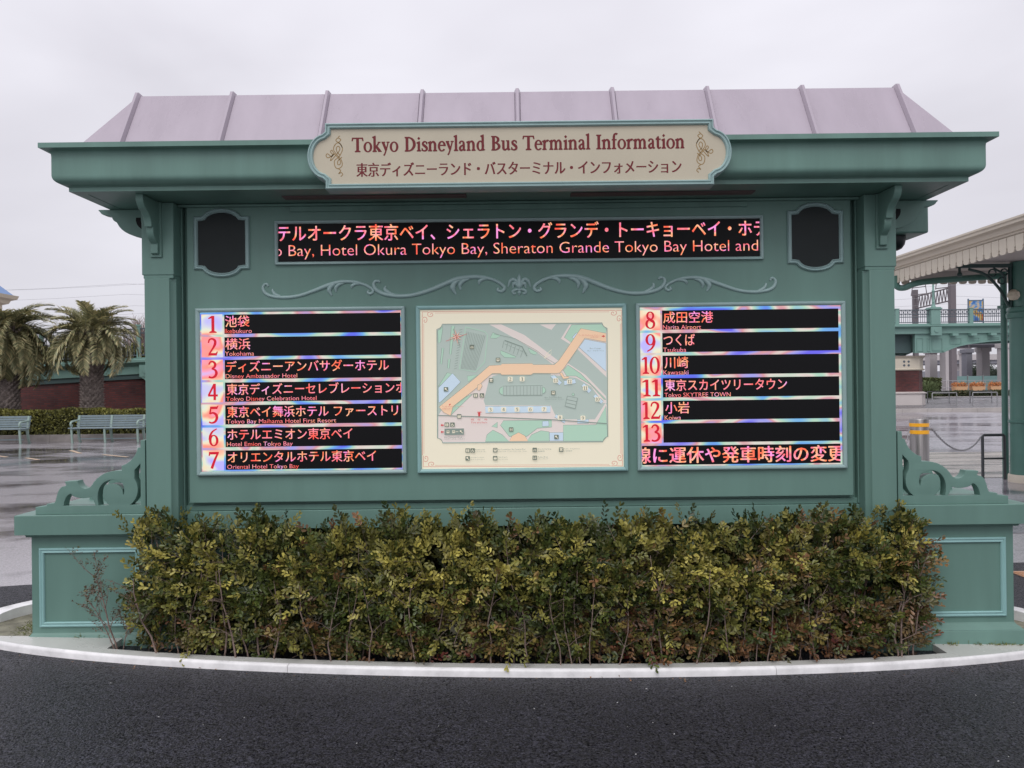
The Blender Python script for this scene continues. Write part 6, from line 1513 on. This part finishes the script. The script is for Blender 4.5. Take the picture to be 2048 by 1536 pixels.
# ---- viaduct
VD = thing('viaduct', 'grey concrete road viaduct on square columns seen beneath the footbridge', 'viaduct', (60, 115, 0))
for a_, b2_, d, mt in ((1860, 1875, 112, CONC), (1891.5, 1907.5, 97, CONC), (1929, 1934, 118, CONC), (1934, 1945, 112, CONCD), (1964.5, 1980, 108, CONC), (2008, 2024, 96, CONC), (1800, 1812, 108, CONC)):
    x0_, x1_ = P(a_, 730, d).x, P(b2_, 730, d).x; m = MB(); m.box(x0_, x1_, d, d+1.4, -.1, 5.99); m.box(x0_-.18, x1_+.18, d-.15, d+1.55, 5.4, 5.992); m.build('column', mt, VD, bevel=.04)
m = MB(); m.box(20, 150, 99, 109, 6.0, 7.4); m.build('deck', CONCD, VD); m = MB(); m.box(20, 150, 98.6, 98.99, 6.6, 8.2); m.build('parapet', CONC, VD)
V2 = thing('far_viaduct', 'more distant pale viaduct deck behind the columns', 'viaduct', (90, 165, 0))
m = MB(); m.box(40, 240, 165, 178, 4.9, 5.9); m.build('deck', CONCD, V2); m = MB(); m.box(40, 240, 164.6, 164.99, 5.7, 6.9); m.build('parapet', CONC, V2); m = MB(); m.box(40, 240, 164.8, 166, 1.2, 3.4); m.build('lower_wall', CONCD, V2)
for i in range(14): m = MB(); m.box(60+i*12, 62+i*12, 166.1, 168, -.1, 4.89); m.build('column', CONC, V2)
def crown_tree(x, y, zb, r, label, col, seed, n=4500, group=None):
    r_ = np.random.default_rng(seed); T = thing('tree', label, 'tree', (x, y, 0), group)
    m = MB(); m.tube([(x, y, -.1), (x+.1, y, zb*.6), (x, y, zb)], [r*.10, r*.06, r*.04], 7)
    for k in range(5): a = k*1.3; m.tube([(x, y, zb*.5), (x+math.cos(a)*r*.5, y+math.sin(a)*r*.5, zb+.1*r)], [r*.04, r*.015], 5)
    m.build('trunk', STEM, T)
    cl = r_.normal(0, 1, (26, 3)); cl /= np.linalg.norm(cl, axis=1, keepdims=True); cl = cl*r_.uniform(.35, .8, (26, 1))*r*np.array([1, 1, .7]); k = r_.integers(0, 26, n)
    p = np.array([x, y, zb+r*.25])+cl[k]+r_.normal(0, r*.16, (n, 3)); t = r_.uniform(.5, 1.5, (n, 1))*(.75+.5*((k % 5)/5))[:, None]
    leaves_mesh('crown', p, r_.normal(0, 1, (n, 3)), r_.normal(0, 1, (n, 3)), r_.uniform(.05, .1, n)*r, r_.uniform(.03, .06, n)*r, np.array(col)*t, LEAFD, T)
q = P(1957, 745, 125); crown_tree(q.x, 125, 2.2, 2.6, 'round dark tree between the middle viaduct columns', (.05, .07, .045), 1)
q = P(1988, 752, 130); crown_tree(q.x, 130, 1.5, 2.2, 'smaller dark tree right of the round one beneath the viaduct', (.05, .07, .05), 2)

# ---- overhead line gantry and wires
GT = thing('railway_gantry', 'lattice railway gantry on two tall masts above the footbridge', 'gantry', (60, 93, 0))
A = P(1830.5, 620, 98); B = P(1904.5, 620, 89); zt_ = P(1830, 594, 98).z
for q, d, r in ((A, 98, .26), (B, 89, .30)): m = MB(); m.box(q.x-r, q.x+r, d-r, d+r, -.1, zt_+.9+(1.6 if d == 89 else 0)); m.build('mast', GANTRY, GT)
a_, b_ = Vector((A.x, 98, zt_)), Vector((B.x, 89, zt_+.1)); dr = Vector((0, 0, -1.5)); m = MB(); n = 12
m.tube([a_, b_], .09, 5); m.tube([a_+dr, b_+dr], .09, 5)
for k in range(n): p, q = a_.lerp(b_, k/n), a_.lerp(b_, (k+1)/n); m.tube([p+dr, (p+q)/2, q+dr], .06, 4, caps=False)
m.tube([a_+dr*2.2, a_.lerp(b_, .1)+dr], .07, 4); m.tube([b_+dr*2.2, a_.lerp(b_, .9)+dr], .07, 4); m.build('lattice_beam', GANTRY, GT)
for t in (.12, .80):
    p = a_.lerp(b_, t); m = MB(); s_ = 1.0
    for dz in (0, .9, 1.7): m.tube([p+Vector((-s_*(1-dz*.15), 0, dz+.1)), p+Vector((s_*(1-dz*.15), 0, dz+.3))], .06, 4)
    m.tube([p+Vector((-s_, 0, .0)), p+Vector((-s_*.7, 0, 2.0)), p+Vector((s_*.7, 0, 2.2)), p+Vector((s_, 0, .0))], .06, 4); m.build('insulator_frame', GANTRY, GT)
for q, d in ((A, 98), (B, 89)):
    m = MB(); 
    for dz in (-5.2, -6.2, -7.0): m.tube([(q.x-1.4, d-.3, zt_+dz), (q.x+2.0, d-.3, zt_+dz)], .05, 4)
    for dx in (-1.2, 1.7): m.tube([(q.x+dx, d-.3, zt_-7.0), (q.x+dx, d-.3, zt_-4.9)], .05, 4)
    m.build('cross_arm', GANTRY, GT)
m = MB()
for z_, d in ((13.6, 88), (12.4, 88), (11.3, 90), (10.6, 92), (14.6, 95), (9.9, 95), (9.2, 90)):
    for s_ in range(7):
        x0_ = -140+s_*48; pts = [(x0_+48*k/6, d, z_-.7*4*(k/6)*(1-k/6)) for k in range(7)]; m.tube(pts, .014, 3, caps=False)
tag(m.build('overhead_wires', WIRE, kind='stuff'), 'thin overhead railway wires strung across the sky', 'wires')
# striped tactile plate seen past the right wing
m = MB(); q0 = G(2036, 1150, -.11)
for i in range(10): m.box(q0.x+.0, q0.x+1.2, 5.95+i*.045, 5.97+i*.045, zg(3.6, 6)+.006, zg(3.6, 6)+.018)
m.box(q0.x-.01, q0.x+1.21, 5.92, 6.42, zg(3.6, 6)+.0005, zg(3.6, 6)+.0105)
struct(m.build('tactile_strip', mat('ochre_paving', (.45, .26, .16), .5)))
